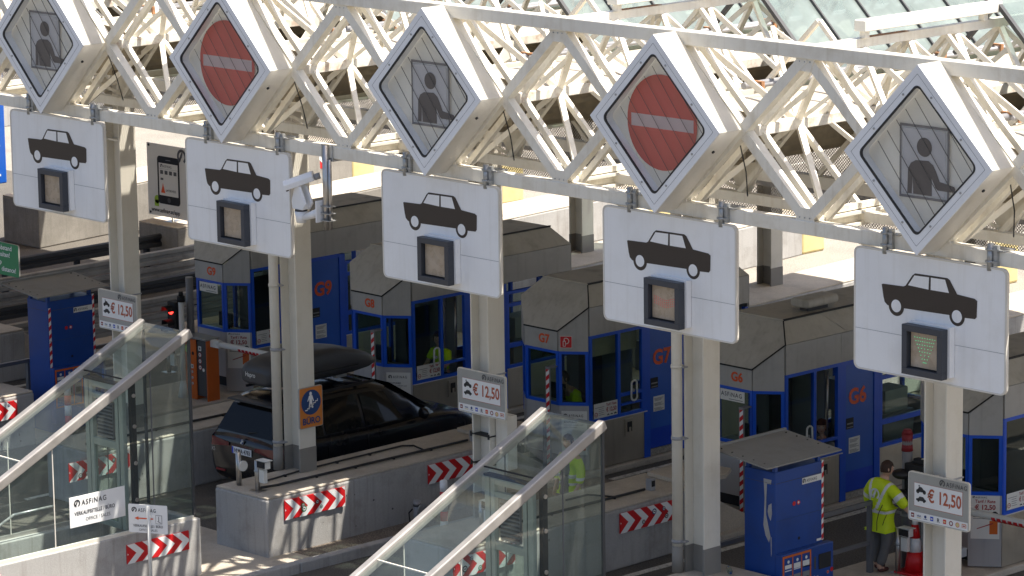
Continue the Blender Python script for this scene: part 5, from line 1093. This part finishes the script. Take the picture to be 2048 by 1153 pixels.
ya = 16.2; b = MB(); b.box(-26.58, -24.9, ya, ya+.03, 1.24, 2.93, 'paper'); b.build('board', t)
b = MB(); b.tube((-25.75, ya+.06, 1.13), (-25.75, ya+.06, 2.8), .035, 'steel', 12); b.box(-25.9, -25.6, ya-.1, ya+.2, 1.13, 1.16, 'steel'); b.build('post', t)
O = (-26.58, ya, 1.24); b = MB(); b.flat(rrect(.38, .30, 1.20, 1.42, .09), O, X_, Z_, 'dark', .004); b.rect(.44, .50, 1.14, 1.26, O, X_, Z_, 'paper', .007); b.disc(.79, .40, .06, O, X_, Z_, 'dark_grey', .007); b.rect(.70, 1.33, .88, 1.345, O, X_, Z_, 'mid_grey', .007)
asf(b, .50, 1.16, .065, O, X_, Z_, 'text_dark', 'paper', .009, wscale=.72); b.rect(.44, 1.125, 1.14, 1.13, O, X_, Z_, 'mid_grey', .009)
for i in range(4): b.rect(.49+i*.165, 1.0, .60+i*.165, 1.09, O, X_, Z_, 'text_grey', .009)
b.rect(.50, .86, .60, .91, O, X_, Z_, 'text_grey', .009); b.flat([(.50, .56), (.66, .56), (.60, .72), (.58, .80), (.56, .72)], O, X_, Z_, 'orange_text', .009); b.text('UNTERWEGS', .68, .60, .075, O, X_, Z_, 'text_dark', .009, bold=.01, sx=.85); b.build('phone_picture', t)
b = MB(); b.text('www.asfinag.at/app', .12, .09, .14, O, X_, Z_, 'text_dark', .005, bold=.02, sx=.98); logo_A(b, 1.30, 1.48, .17, O, X_, Z_, 'text_grey', 'paper', .005); b.disc(.34, .38, .10, O, X_, Z_, 'apple_green', .003); b.rect(.24, .22, .40, .37, O, X_, Z_, 'apple_green', .003); b.build('lettering', t)
for x, z in ((.08, 1.64), (1.58, 1.64), (.08, .06), (1.5, .06)): b = MB(); b.tube((-26.58+x, ya-.012, 1.24+z), (-26.58+x, ya, 1.24+z), .03, 'dark', 10); b.build('screw', t)
t = thing('keep_distance_sign', 'green keep distance sign with white lettering cut by the left edge', 'sign', (-13.8, 2.66, 3.44))
b = MB(); b.prism(rrect(0, 0, 1.62, .60, .04), (-14.62, 2.66, 3.44), X_, Z_, -.03, 'green_sign', 'price_panel'); b.build('board', t)
b = MB(); O = (-14.62, 2.66, 3.44); 
for i, (s_, r_) in enumerate((('Abstand', 1.42), ('halten!', 1.36), ('Keep', 1.10), ('distance!', 1.53))): b.text(s_, r_, .47-.125*i-(.02 if i > 1 else 0), .125, O, X_, Z_, 'white', .005, 'R', .01)
b.build('lettering', t)
b = MB(); b.box(-14.6, -14.5, 2.69, 2.9, 3.5, 3.9, 'galv'); b.build('bracket', t)
t = thing('concrete_foot', 'small square concrete base with a hole in front of the app board block', 'concrete base', (-23.9, 14.6, 0))
b = MB(); b.box(-24.9, -23.9, 13.9, 14.7, 0, .3, 'conc_old'); b.tube((-24.4, 14.3, .30), (-24.4, 14.3, .305), .1, 'dark', 14); b.build('block', t, bevel=.02)
t = thing('truck', 'blue truck trailer at the left edge beyond the first diamond sign', 'truck', (-35.4, 12, 0))
b = MB(); b.box(-36.6, -34.1, 2, 17.6, .95, 3.9, 'blue_door'); b.build('trailer_box', t, bevel=.03)
b = MB(); b.box(-34.1, -34.07, 3, 17.4, 1.9, 1.95, 'paper'); b.box(-34.1, -34.07, 3, 17.4, 1.15, 1.2, 'paper'); b.build('side_stripe', t)
b = MB(); b.box(-36.5, -34.15, 4, 17, .45, .9, 'blue_bright'); b.build('side_skirt', t)
for y in (4, 5.3, 6.6, 15.5): b = MB(); b.tube((-36.5, y, .5), (-34.05, y, .5), .5, 'tyre', 22); b.build('wheel', t)
b = MB(); b.prism([(0, 0), (3.2, 0), (3.2, .38), (0, .38)], (-31.98, 23.2, .50), Y_, Z_, .02, 'red')
o = b.build('warning_board'); tag(o, 'red and white slanted stripe board on the far wall between second and third car signs', 'warning board')
b = MB()
for k in range(-2, 8):
    c = clipx([(k*.45+.4, 0), (k*.45+.62, 0), (k*.45+.22, .38), (k*.45, .38)], .01, 3.19)
    if len(c) > 2: b.flat(c, (-31.96, 23.2, .50), Y_, Z_, 'white', .004)
b.build('stripes', o)
for x, y0, y1, h, lab in ((-47, 5, 75, 1.25, 'long pale concrete wall in the far upper left beyond the truck'), (-62, 20, 100, 1.4, 'farthest long concrete wall beyond the lanes')):
    b = MB(); b.box(x-.3, x, y0, y1, 0, h, 'conc_side'); o = b.build('concrete_wall', bevel=.03); tag(o, lab, 'wall')
# =============== black estate car ===============
CX, CY = -7.80, 3.46
t = thing('parked_car', 'black estate car waiting at booth G8 with a closed roof box', 'car', (CX, CY+2.4, 0))
cy = lambda x, y, z: (CX+x, CY+y, z)
def low_ring(y, w_, z0, z1, k=0.):
    pts = [(0, z0), (.72*w_, z0), (.93*w_, z0+.05), (.985*w_, z0+.22), (w_, z0+.42*(z1-z0)+.05), (.985*w_, z1-.16), (.95*w_, z1-.05), (.86*w_, z1), (.45*w_, z1+.025+k), (0, z1+.035+k)]
    full = pts+[(-x, z) for x, z in pts[-2:0:-1]]
    return [cy(x, y, z) for x, z in full]
st = [(0, .70, .62, .92), (.015, .84, .50, 1.00), (.06, .93, .38, 1.07), (.16, .965, .33, 1.10), (.4, .99, .30, 1.13), (.9, 1.0, .27, 1.12), (1.8, 1.0, .26, 1.10), (2.8, 1.0, .26, 1.08), (3.4, .995, .26, 1.08), (3.9, .99, .27, 1.07), (4.3, .975, .28, 1.03), (4.6, .93, .31, .96), (4.8, .85, .36, .86), (4.9, .72, .44, .74)]
b = MB(); b.loft([low_ring(*s) for s in st], 'carpaint'); body = b.build('body', t)
ss = body.modifiers.new('s', 'SUBSURF'); ss.levels = 1; ss.render_levels = 2
GH = [(.05, .80, .79, 1.12), (.16, .84, .73, 1.27), (.32, .88, .68, 1.50), (.42, .90, .665, 1.655), (.62, .915, .675, 1.70), (1.1, .93, .69, 1.735), (1.8, .93, .70, 1.745), (2.4, .93, .69, 1.72), (2.75, .92, .685, 1.655), (3.2, .90, .70, 1.44), (3.75, .84, .74, 1.12)]
def gh_at(y):
    for a, c in zip(GH, GH[1:]):
        if a[0] <= y <= c[0]:
            f = (y-a[0])/(c[0]-a[0]); return [a[i]+(c[i]-a[i])*f for i in range(4)]
    return list(GH[-1])
def gh_ring(y, wb, wt, zt):
    zt = max(zt, 1.10); h = zt-1.05
    pts = [(0, 1.04), (wb, 1.04), (wb-.01, 1.05+.1*h), (wb-(wb-wt)*.55, 1.05+.55*h), (wt, zt-.08*min(1, h/.6)), (wt*.93, zt-.02), (wt*.6, zt+.008), (0, zt+.02)]
    return [cy(x, y, z) for x, z in pts+[(-x, z) for x, z in pts[-2:0:-1]]]
b = MB(); b.loft([gh_ring(*g_) for g_ in GH], 'carpaint'); b.build('cabin', t)
def side_pane(y0, y1, sgn, name='side_window', slant0=0., slant1=0.):
    b = MB(); n = 8; v = []
    for i in range(n+1):
        y = y0+(y1-y0)*i/n; _, wb, wt, zt = gh_at(y)
        for q in (.10, .40, .70, .90):
            yy = y + (slant0*(1-i/n)+slant1*i/n)*q; _, wb, wt, zt = gh_at(yy); h = zt-1.05
            z = 1.06+q*(h-.06); 
            x = (wb-.01)+(wb-(wb-wt)*.55-(wb-.01))*min(1, (z-1.05-.1*h)/(.45*h)) if z < 1.05+.55*h else (wb-(wb-wt)*.55)+(wt-(wb-(wb-wt)*.55))*((z-1.05-.55*h)/(.37*h))
            v.append(cy(sgn*(x+.012), yy, z))
    b.add(v, [(4*i+j, 4*i+4+j, 4*i+5+j, 4*i+1+j) for i in range(n) for j in range(3)], 'carglass', True); return b.build(name, t)
for s_ in (-1, 1):
    side_pane(.50, 1.08, s_, slant0=.12); side_pane(1.14, 1.98, s_); side_pane(2.06, 3.02, s_, slant1=-.42)
b = MB(); v = []
for i in range(7):
    for j in range(6):
        q = i/6; y = .10+.28*q; _, wb, wt, zt = gh_at(y); hw = (.74-.12*q); v.append(cy(-hw+2*hw*j/5, y-.03-.012, 1.16+.40*q))
b.add(v, [(i*6+j, i*6+j+1, i*6+j+7, i*6+j+6) for i in range(6) for j in range(5)], 'carglass', True); b.build('rear_window', t)
b = MB(); v = []
for i in range(5):
    q = i/4; y = 3.70-.88*q; hw = .76-.10*q; zz = 1.155+.50*q
    for j in range(6): v.append(cy(-hw+2*hw*j/5, y+.02, zz+.02))
b.add(v, [(i*6+j, i*6+j+1, i*6+j+7, i*6+j+6) for i in range(4) for j in range(5)], 'carglass', True); b.build('windscreen', t)
b = MB(); b.prism([(-.66, 1.62), (.66, 1.62), (.60, 1.655), (-.60, 1.655)], cy(0, .20, 0), X_, Z_, -.30, 'black_rubber'); b.build('tailgate_spoiler', t, bevel=.02)
for s_ in (-1, 1):
    b = MB(); b.add([cy(s_*.35, -.012, .995), cy(s_*.86, .028, 1.03), cy(s_*.968, .17, 1.04), cy(s_*.992, .42, 1.02), cy(s_*1.0, .42, .92), cy(s_*.975, .17, .87), cy(s_*.86, .010, .88), cy(s_*.35, -.016, .94)], [(0, 1, 6, 7), (1, 2, 5, 6), (2, 3, 4, 5)], 'tail_red'); b.build('tail_lamp', t, fix=False)
    b = MB(); b.box(CX+s_*.62-.12, CX+s_*.62+.12, CY+.0, CY+.02, .50, .53, 'red_dark'); b.build('reflector', t)
    b = MB(); b.ball(cy(s_*1.08, 3.28, 1.16), (.13, .07, .09), 'carpaint'); b.build('wing_mirror', t)
    b = MB(); b.bar(cy(s_*.70, .70, 1.75), cy(s_*.70, 2.45, 1.77), .035, .04, 'dark'); b.build('roof_rail', t)
    b = MB(); b.bar(cy(s_*.60, 4.74, .80), cy(s_*.85, 4.58, .84), .05, .12, 'headlight'); b.build('headlight', t)
    for y_ in (.95, 3.93):
        b = MB(); b.tube(cy(s_*.78, y_, .37), cy(s_*1.0, y_, .37), .37, 'tyre', 28); w_ = b.build('wheel', t)
        b = MB(); b.tube(cy(s_*.99, y_, .37), cy(s_*1.01, y_, .37), .25, 'rim', 20); b.build('rim', w_)
    for a, c in ((1.13, 1.16), (2.04, 2.07)):
        b = MB(); b.box(CX+s_*.995, CX+s_*1.004, CY+a, CY+a+.008, .45, 1.0, 'dark'); b.build('door_seam', t)
    for y_ in (1.35, 2.25): b = MB(); b.bar(cy(s_*1.0, y_, .98), cy(s_*1.0, y_+.2, .98), .03, .03, 'carpaint'); b.build('door_handle', t)
b = MB(); b.tube(cy(0, -.004, 1.045), cy(0, .01, 1.045), .042, 'galv', 20); b.tube(cy(0, -.010, 1.045), cy(0, 0, 1.045), .036, 'navy', 20); b.rect(-.03, -.03, 0, 0, cy(0, -.012, 1.045), X_, Z_, 'paper', .001); b.rect(0, 0, .03, .03, cy(0, -.012, 1.045), X_, Z_, 'paper', .001); b.build('badge', t)
b = MB(); b.box(CX-.26, CX+.26, CY-.022, CY-.008, .84, .95, 'white'); pl = b.build('number_plate', t, bevel=.003)
b = MB(); b.rect(-.258, .842, -.215, .948, (CX, CY-.022, 0), X_, Z_, 'blue_bright', .002); b.build('country_band', pl)
b = MB(); b.text('N MA 4783', .022, .862, .098, (CX, CY-.022, 0), X_, Z_, 'text_dark', .003, 'C', .02, .92); b.disc(-.118, .91, .012, (CX, CY-.022, 0), X_, Z_, 'navy', .003); b.build('plate_lettering', pl)
b = MB(); b.text('X5', -.86, .80, .09, (CX, CY+.035, 0), X_, Z_, 'galv', .03, bold=.01); b.build('model_letters', t)
b = MB(); b.tube(cy(.1, .06, 1.2), cy(.42, .13, 1.22), .012, 'dark', 8); b.build('rear_wiper', t)
for y_ in (.95, 2.15): b = MB(); b.bar(cy(-.70, y_, 1.80), cy(.70, y_, 1.80), .06, .03, 'dark'); b.build('cross_bar', t)
t2 = thing('roof_box', 'long matt black roof box strapped on top of the black car', 'roof box', (CX-.05, CY+1.3, 1.83))
rings = []
for y_, w_, z0, z1 in ((.0, .30, 1.93, 2.08), (.02, .36, 1.89, 2.13), (.10, .41, 1.86, 2.20), (.35, .43, 1.85, 2.27), (.9, .44, 1.84, 2.31), (1.5, .44, 1.84, 2.31), (2.0, .41, 1.85, 2.22), (2.35, .35, 1.87, 2.12), (2.55, .26, 1.90, 2.02), (2.62, .16, 1.93, 1.97)):
    pts = []
    for i in range(20):
        a = 2*math.pi*i/20; ca, sa = math.cos(a), math.sin(a); pts.append(cy(-.05+w_*math.copysign(abs(ca)**.42, ca), y_, (z0+z1)/2+(z1-z0)/2*math.copysign(abs(sa)**.5, sa)))
    rings.append(pts)
b = MB(); b.loft(rings, 'box_plastic'); b.build('shell', t2)
b = MB()
for s_ in (-1, 1): b.bar(cy(-.05+s_*.425, .3, 1.99), cy(-.05+s_*.425, 2.0, 1.99), .02, .018, 'dark')
b.build('lid_seam', t2)
b = MB(); b.text('Hapro', .12, 2.0, .10, (CX-.05-.36, CY-.004, 0), X_, Z_, 'paper', .0, bold=.01) ; b.build('lettering', t2)
b = MB(); b.box(CX+.22, CX+.30, CY+1.55, CY+1.8, 1.82, 1.86, 'galv'); b.build('mount', t2)

t.location += Vector((.24, -.14, 0)); t.scale = (1, 1, 1.11); t2.location += Vector((.24, .22, .21)); t2.scale = (1.04, 1, 1.15)
# =============== people ===============
def skinfig(name, parent, verts, edges, key, root=0, sub=2, kf=None):
    """verts: (x, y, z, rx, ry) -> one smooth skinned surface"""
    me = bpy.data.meshes.new(name); me.from_pydata([v[:3] for v in verts], edges, []); me.update()
    o = bpy.data.objects.new(name, me); C.objects.link(o)
    md = o.modifiers.new('skin', 'SKIN'); md.use_smooth_shade = True
    for i, v in enumerate(verts):
        sv = me.skin_vertices[0].data[i]; sv.radius = (v[3], v[4] if len(v) > 4 else v[3]); sv.use_root = (i == root)
    s = o.modifiers.new('sub', 'SUBSURF'); s.levels = sub; s.render_levels = sub
    bpy.context.view_layer.update(); dg = bpy.context.evaluated_depsgraph_get(); m2 = bpy.data.meshes.new_from_object(o.evaluated_get(dg))
    o.modifiers.clear(); o.data = m2; bpy.data.meshes.remove(me); m2.materials.clear(); m2.name = name
    keys = [key]+(list(kf[0]) if kf else [])
    for k_ in keys: m2.materials.append(MT[k_])
    for p in m2.polygons: p.use_smooth = True; p.material_index = kf[1](p.center) if kf else 0
    if parent: o.parent = parent
    return o
def head(t, c, yaw, key_hair, r=.112, longh=False, glasses=False):
    """c: head centre in local coordinates, yaw: the way the face looks (radians from -y)"""
    M = Matrix.Rotation(yaw, 3, 'Z'); c = Vector(c)
    me = bpy.data.meshes.new('head'); b = MB(); nu, nv = 24, 18; vs = []
    for j in range(nv+1):
        ph = math.pi*j/nv
        for i in range(nu):
            th = 2*math.pi*i/nu; x, y, z = math.sin(ph)*math.cos(th), math.sin(ph)*math.sin(th), math.cos(ph)
            k_ = 1-.22*max(0, -z)**1.5; px, py, pz = x*r*.72*k_, y*r*.90*(1-.10*max(0, -z)), z*r*1.08
            f = max(0, -y)
            if f > .6: py -= .018*math.exp(-((x/.16)**2+((z+.12)/.20)**2)) ; py += .008*math.exp(-(((abs(x)-.38)/.16)**2+((z-.12)/.13)**2)); py -= .006*math.exp(-((x/.3)**2+((z+.48)/.1)**2)); py -= .008*math.exp(-((x/.3)**2+((z+.85)/.14)**2))
            vs.append(c + M @ Vector((px, py, pz)))
    b.add(vs, [(j*nu+i, (j+1)*nu+i, (j+1)*nu+(i+1) % nu, j*nu+(i+1) % nu) for j in range(nv) for i in range(nu)], 'skin', True)
    for s_ in (-1, 1): b.ball(c+M @ Vector((s_*r*.74, .01, -.005)), (.012, .022, .032), 'skin', 10, 8)
    f_ = MB()
    for s_ in (-1, 1): f_.ball(c+M @ Vector((s_*.031, -r*.84, .012)), (.013, .007, .007), 'paper', 10, 6); f_.ball(c+M @ Vector((s_*.031, -r*.84-.005, .012)), (.006, .004, .006), 'dark', 8, 6); f_.ball(c+M @ Vector((s_*.032, -r*.845, .032)), (.018, .005, .004), key_hair, 8, 5)
    f_.ball(c+M @ Vector((0, -r*.875, -.052)), (.024, .008, .006), 'lips', 10, 6)
    if glasses:
        for s_ in (-1, 1): f_.path([tuple(c+M @ Vector((s_*.031+.021*math.cos(R_(a)), -r*.93, .010+.015*math.sin(R_(a))))) for a in range(0, 361, 45)], .0022, 'steel', 5)
    h = MB(); vs = []
    for j in range(nv+1):
        ph = math.pi*j/nv*.62
        for i in range(nu):
            th = 2*math.pi*i/nu; x, y, z = math.sin(ph)*math.cos(th), math.sin(ph)*math.sin(th), math.cos(ph)
            rr = 1.10+.03*math.sin(5*th+3*ph)+(.10*random.random() if longh else .025*random.random()); 
            if y < -.45 and z < .45: rr *= .93; 
            if y < -.35 and z < .38: z = max(z, .38)
            vs.append(c+M @ Vector((x*r*.74*rr, y*r*.93*rr+.004, z*r*1.10*rr)))
    h.add(vs, [(j*nu+i, (j+1)*nu+i, (j+1)*nu+(i+1) % nu, j*nu+(i+1) % nu) for j in range(nv) for i in range(nu)], key_hair, True)
    if longh:
        rn = random.Random(3)
        for i in range(46):
            a = rn.uniform(-.15, math.pi+.15); rad = r*rn.uniform(.72, .98); h.ball(c+M @ Vector((math.cos(a)*rad*.95, math.sin(a)*rad*.9+.01, rn.uniform(-.11, .10))), (rn.uniform(.018, .034),)*3, key_hair, 8, 6)
    return b, f_, h
def hand(verts, edges, wi, w_, d, pn, s=1.):
    """five finger chains on an existing wrist vertex: d hand direction, pn palm side"""
    d = Vector(d).normalized(); pn = Vector(pn).normalized(); sd = d.cross(pn).normalized(); w_ = Vector(w_)
    k = len(verts); pc = w_+d*.05*s; verts.append((*pc, .026*s, .036*s)); edges.append((wi, k)); ki = k
    pk = w_+d*.085*s; verts.append((*pk, .022*s, .038*s)); edges.append((ki, k+1)); ki2 = k+1
    for i, (o, L) in enumerate(((-.030, .070), (-.010, .080), (.010, .075), (.029, .060))):
        p0 = pk+sd*o*s+d*.012*s; p1 = p0+(d*.9+pn*.30).normalized()*L*.45*s; p2 = p1+(d*.6+pn*.8).normalized()*L*.5*s; n = len(verts)
        for p, r_ in ((p0, .0105), (p1, .0095), (p2, .008)): verts.append((*p, r_*s))
        edges.extend([(ki2, n), (n, n+1), (n+1, n+2)])
    p0 = w_+d*.03*s-sd*.030*s; p1 = p0+(d*.6-sd*.6+pn*.4).normalized()*.035*s; p2 = p1+(d*.9+pn*.4).normalized()*.03*s; n = len(verts)
    for p, r_ in ((p0, .013), (p1, .0105), (p2, .009)): verts.append((*p, r_*s))
    edges.extend([(wi, n), (n, n+1), (n+1, n+2)])
# ---- worker seen from behind (local: feet at origin, looks towards +y) ----
W0 = Vector((3.46, 7.44, .115)); t = thing('person', 'worker seen from behind in a yellow reflective jacket and grey trousers', 'person', tuple(W0)); S = 1.02
vs = [(0,0,.94,.15,.11),(0,0,1.10,.14,.10),(0,.0,1.28,.17,.11),(0,.0,1.44,.15,.10),(.02,.03,1.53,.055),(.05,.07,1.60,.05),
      (-.19,.0,1.42,.07),(-.30,.05,1.20,.05),(-.33,.16,.99,.036),(-.335,.20,.93,.027),
      (.19,.0,1.42,.07),(.34,.03,1.23,.05),(.44,.12,1.06,.036),(.47,.17,1.01,.027),
      (-.10,.0,.86,.10),(-.13,.10,.48,.065),(-.16,.06,.10,.045),(-.17,.16,.05,.04),
      (.10,0,.86,.10),(.06,.04,.48,.065),(.03,-.10,.10,.045),(.045,.02,.04,.04)]
ed = [(0,1),(1,2),(2,3),(3,4),(4,5),(3,6),(6,7),(7,8),(8,9),(3,10),(10,11),(11,12),(12,13),(0,14),(14,15),(15,16),(16,17),(0,18),(18,19),(19,20),(20,21)]
hand(vs, ed, 9, vs[9][:3], (-.05,.35,-.9), (.9,.1,.2)); hand(vs, ed, 13, vs[13][:3], (.35,.8,-.4), (-.5,.2,-.8))
skinfig('body', t, vs, ed, 'skin')
def jk(c):
    x, y, z = c; a = abs(x)
    arm = x < -.215 or x > .235
    if arm:
        u = (Vector((x, y, z))-Vector((math.copysign(.19, x), 0, 1.42))).length
        return 1 if .20 < u < .27 else 0
    if .99 < z < 1.045: return 1
    if z > 1.04 and y < .06:
        if abs(x+.13+.0*(1.4-z)) < .026: return 1
        if abs(x-(.20-(1.46-z)*.48)) < .030: return 1
    return 0
jv = [(0,-.0,.72,.235,.165),(0,0,.88,.225,.16),(0,0,1.06,.215,.15),(0,-.01,1.22,.215,.15),(0,-.01,1.37,.215,.145),(0,0,1.49,.16,.11),(.01,.02,1.545,.075),
      (-.20,0,1.43,.115),(-.28,.02,1.30,.10),(-.335,.07,1.15,.09),(-.355,.12,1.04,.082),(.20,0,1.43,.115),(.31,.01,1.32,.10),(.39,.05,1.20,.09),(.44,.09,1.11,.082)]
je = [(0,1),(1,2),(2,3),(3,4),(4,5),(5,6),(4,7),(7,8),(8,9),(9,10),(4,11),(11,12),(12,13),(13,14)]
jo = skinfig('jacket', t, jv, je, 'lime', root=1, sub=4, kf=(('reflective',), jk))
skinfig('trousers', t, [(0,0,.98,.17,.13),(0,0,.86,.18,.14),(-.11,.01,.78,.12),(-.13,.10,.50,.095),(-.155,.075,.36,.078),(-.15,.065,.24,.086),(-.155,.06,.10,.078),(.11,.01,.78,.12),(.08,.05,.50,.095),(.06,.01,.36,.078),(.055,-.03,.24,.086),(.035,-.085,.11,.078)], [(0,1),(1,2),(2,3),(3,4),(4,5),(5,6),(1,7),(7,8),(8,9),(9,10),(10,11)], 'trousers', root=1, sub=3)
for x, y in ((-.16, .07), (.035, -.07)): skinfig('shoe', t, [(x, y-.03, .06, .05), (x, y+.08, .045, .048), (x+.01, y+.19, .035, .04, .03)], [(0,1),(1,2)], 'shoe', sub=2)
hb, hf, hh = head(t, W0+Vector((.06, .07, 1.70)), math.pi-.45, 'hair_brown'); hb.build('head', t); hf.build('face_details', t); hh.build('hair', t)
b = MB(); O = W0+Vector((.0, -.172, 1.32)); b.ring(.015, 0, .062, .092, O, X_, Z_, 'reflective', .004, -60, 240); b.flat([(-.05,-.055),(-.005,-.075),(.05,.06),(.015,.07)], O, X_, Z_, 'reflective', .004); b.build('back_emblem', t, fix=False)
b = MB(); b.path([tuple(W0+Vector(p)) for p in ((.16,-.16,1.16),(.10,-.18,1.02),(.07,-.19,.88),(.06,-.18,.72))], .006, 'dark', 5); b.path([tuple(W0+Vector(p)) for p in ((.20,-.10,1.0),(.17,-.13,.9),(.13,-.13,.79))], .005, 'dark', 5); b.build('jacket_seam', t)
# ---- second worker, open jacket, faces the camera side ----
W1 = Vector((-1.93, 5.75, .0)); t = thing('person', 'person in an open yellow jacket over a dark shirt, behind the lower glass stair shelter', 'person', tuple(W1))
vs = [(0,0,.94,.15,.11),(0,0,1.10,.14,.10),(0,0,1.28,.17,.11),(0,0,1.42,.15,.10),(0,-.02,1.51,.055),(0,-.03,1.58,.05),(-.19,0,1.40,.07),(-.26,.02,1.15,.05),(-.26,-.06,.93,.036),(-.25,-.09,.87,.027),(.19,0,1.40,.07),(.27,.03,1.16,.05),(.26,-.06,.94,.036),(.24,-.10,.88,.027),(-.10,0,.86,.10),(-.11,.0,.48,.065),(-.11,.02,.10,.045),(-.12,-.08,.05,.04),(.10,0,.86,.10),(.12,0,.48,.065),(.12,.02,.10,.045),(.13,-.08,.04,.04)]
hand(vs, ed2 := list(ed[:21]), 9, vs[9][:3], (0,-.3,-.95), (1,0,0)); hand(vs, ed2, 13, vs[13][:3], (0,-.3,-.95), (-1,0,0))
skinfig('body', t, vs, ed2, 'skin')
def jk2(c):
    x, y, z = c; a = abs(x)
    if a > .215: return 1 if .93 < z < 1.0 or 1.05 < z < 1.10 else 0
    if y < -.02 and a < .105: return 2
    return 1 if .95 < z < 1.0 or 1.08 < z < 1.13 else 0
skinfig('jacket', t, [(0,0,.82,.20,.14),(0,0,.95,.195,.14),(0,0,1.10,.19,.135),(0,0,1.25,.195,.135),(0,0,1.38,.18,.125),(0,0,1.47,.10,.08),(-.18,0,1.39,.098),(-.255,.01,1.18,.082),(-.265,-.04,.98,.07),(.18,0,1.39,.098),(.26,.02,1.18,.082),(.265,-.04,.98,.07)], [(0,1),(1,2),(2,3),(3,4),(4,5),(4,6),(6,7),(7,8),(4,9),(9,10),(10,11)], 'lime_green', root=1, sub=4, kf=(('reflective', 'shirt_grey'), jk2))
skinfig('trousers', t, [(0,0,.98,.16,.12),(0,0,.88,.165,.125),(-.10,.01,.80,.105),(-.11,.0,.50,.08),(-.11,.02,.1,.06),(.10,.01,.80,.105),(.12,.0,.50,.08),(.12,.02,.1,.06)], [(0,1),(1,2),(2,3),(3,4),(1,5),(5,6),(6,7)], 'text_dark', root=1, sub=3)
hb, hf, hh = head(t, W1+Vector((0, -.03, 1.67)), .25, 'hair_brown'); hb.build('head', t); hf.build('face_details', t); hh.build('hair', t)
# ---- attendant at the G6 window, seated, faces the lane ----
def seated(pos, label, top, hairk, longh, yaw, glasses=False, dark=False, stoop=0., hy=None):
    W = Vector(pos); t = thing('person', label, 'person', tuple(W))
    R3 = Matrix.Rotation(yaw, 3, 'Z'); r3 = lambda v: (*(R3 @ Vector(v[:3])), *v[3:])
    vs = [(0,0,.50,.15,.12),(0,0,.66,.13,.10),(0,-.02-stoop*.3,.84,.155,.10),(0,-.03-stoop*.6,.97,.14,.09),(0,-.05-stoop*.8,1.05,.05),(0,-.07-stoop,1.12,.048),(-.18,-.03-stoop*.5,.95,.062),(-.24,-.12-stoop*.5,.74,.045),(-.17,-.32-stoop*.3,.70,.034),(-.14,-.38-stoop*.3,.70,.026),(.18,-.03-stoop*.5,.95,.062),(.24,-.12-stoop*.5,.74,.045),(.17,-.32-stoop*.3,.70,.034),(.14,-.38-stoop*.3,.70,.026),(-.10,-.05,.46,.09),(-.13,-.45,.44,.065),(-.13,-.46,.06,.045),(.10,-.05,.46,.09),(.13,-.45,.44,.065),(.13,-.46,.06,.045)]
    e = [(0,1),(1,2),(2,3),(3,4),(4,5),(3,6),(6,7),(7,8),(8,9),(3,10),(10,11),(11,12),(12,13),(0,14),(14,15),(15,16),(0,17),(17,18),(18,19)]
    hand(vs, e, 9, vs[9][:3], (.3,-.9,-.1), (0,0,-1)); hand(vs, e, 13, vs[13][:3], (-.3,-.9,-.1), (0,0,-1)); vs = [r3(v) for v in vs]
    skinfig('body', t, vs, e, 'skin')
    skinfig('shirt', t, [r3(v) for v in [(0,0,.48,.165,.135),(0,0,.62,.155,.125),(0,-.02-stoop*.3,.82,.175,.12),(0,-.03-stoop*.6,.95,.16,.11),(0,-.05-stoop*.7,1.03,.07),(-.18,-.03-stoop*.5,.94,.082),(-.235,-.10-stoop*.5,.78,.068),(.18,-.03-stoop*.5,.94,.082),(.235,-.10-stoop*.5,.78,.068)]], [(0,1),(1,2),(2,3),(3,4),(3,5),(5,6),(3,7),(7,8)], top, root=0, sub=3)
    skinfig('trousers', t, [r3(v) for v in [(0,.02,.52,.16,.13),(-.11,-.08,.47,.10),(-.13,-.45,.45,.078),(-.13,-.46,.12,.06),(.11,-.08,.47,.10),(.13,-.45,.45,.078),(.13,-.46,.12,.06)]], [(0,1),(1,2),(2,3),(0,4),(4,5),(5,6)], 'text_dark', sub=2)
    hb, hf, hh = head(t, W+R3 @ Vector((0, -.08-stoop, 1.22)), yaw if hy is None else hy, hairk, .115, longh, glasses); hb.build('head', t); hf.build('face_details', t); hh.build('hair', t)
    b = MB(); b.box(W.x-.2, W.x+.2, W.y-.2, W.y+.2, W.z+.36, W.z+.42, 'dark'); b.box(W.x-.03, W.x+.03, W.y-.03, W.y+.03, W.z, W.z+.36, 'dark'); o = b.build('stool'); tag(o, 'dark stool under the '+label.split(' ')[0]+(' with curly hair in booth G6' if longh else ' in booth '+label[-2:]), 'stool')
    return t
seated((x6-.24, 10.19, .22), 'smiling attendant with curly reddish hair and glasses in a grey shirt at the G6 window', 'shirt_grey', 'hair_red', True, -.15, True, hy=.75)
seated((x7-.80, 9.40, .44), 'attendant in a lime jacket bending over the desk inside booth G7', 'lime_green', 'hair_brown', False, -.2, stoop=.22)
seated((x8-.42, 10.05, .44), 'attendant in a grey and lime top reaching out of the open window of booth G8', 'lime_green', 'hair_brown', False, .15, stoop=.05, hy=.9)
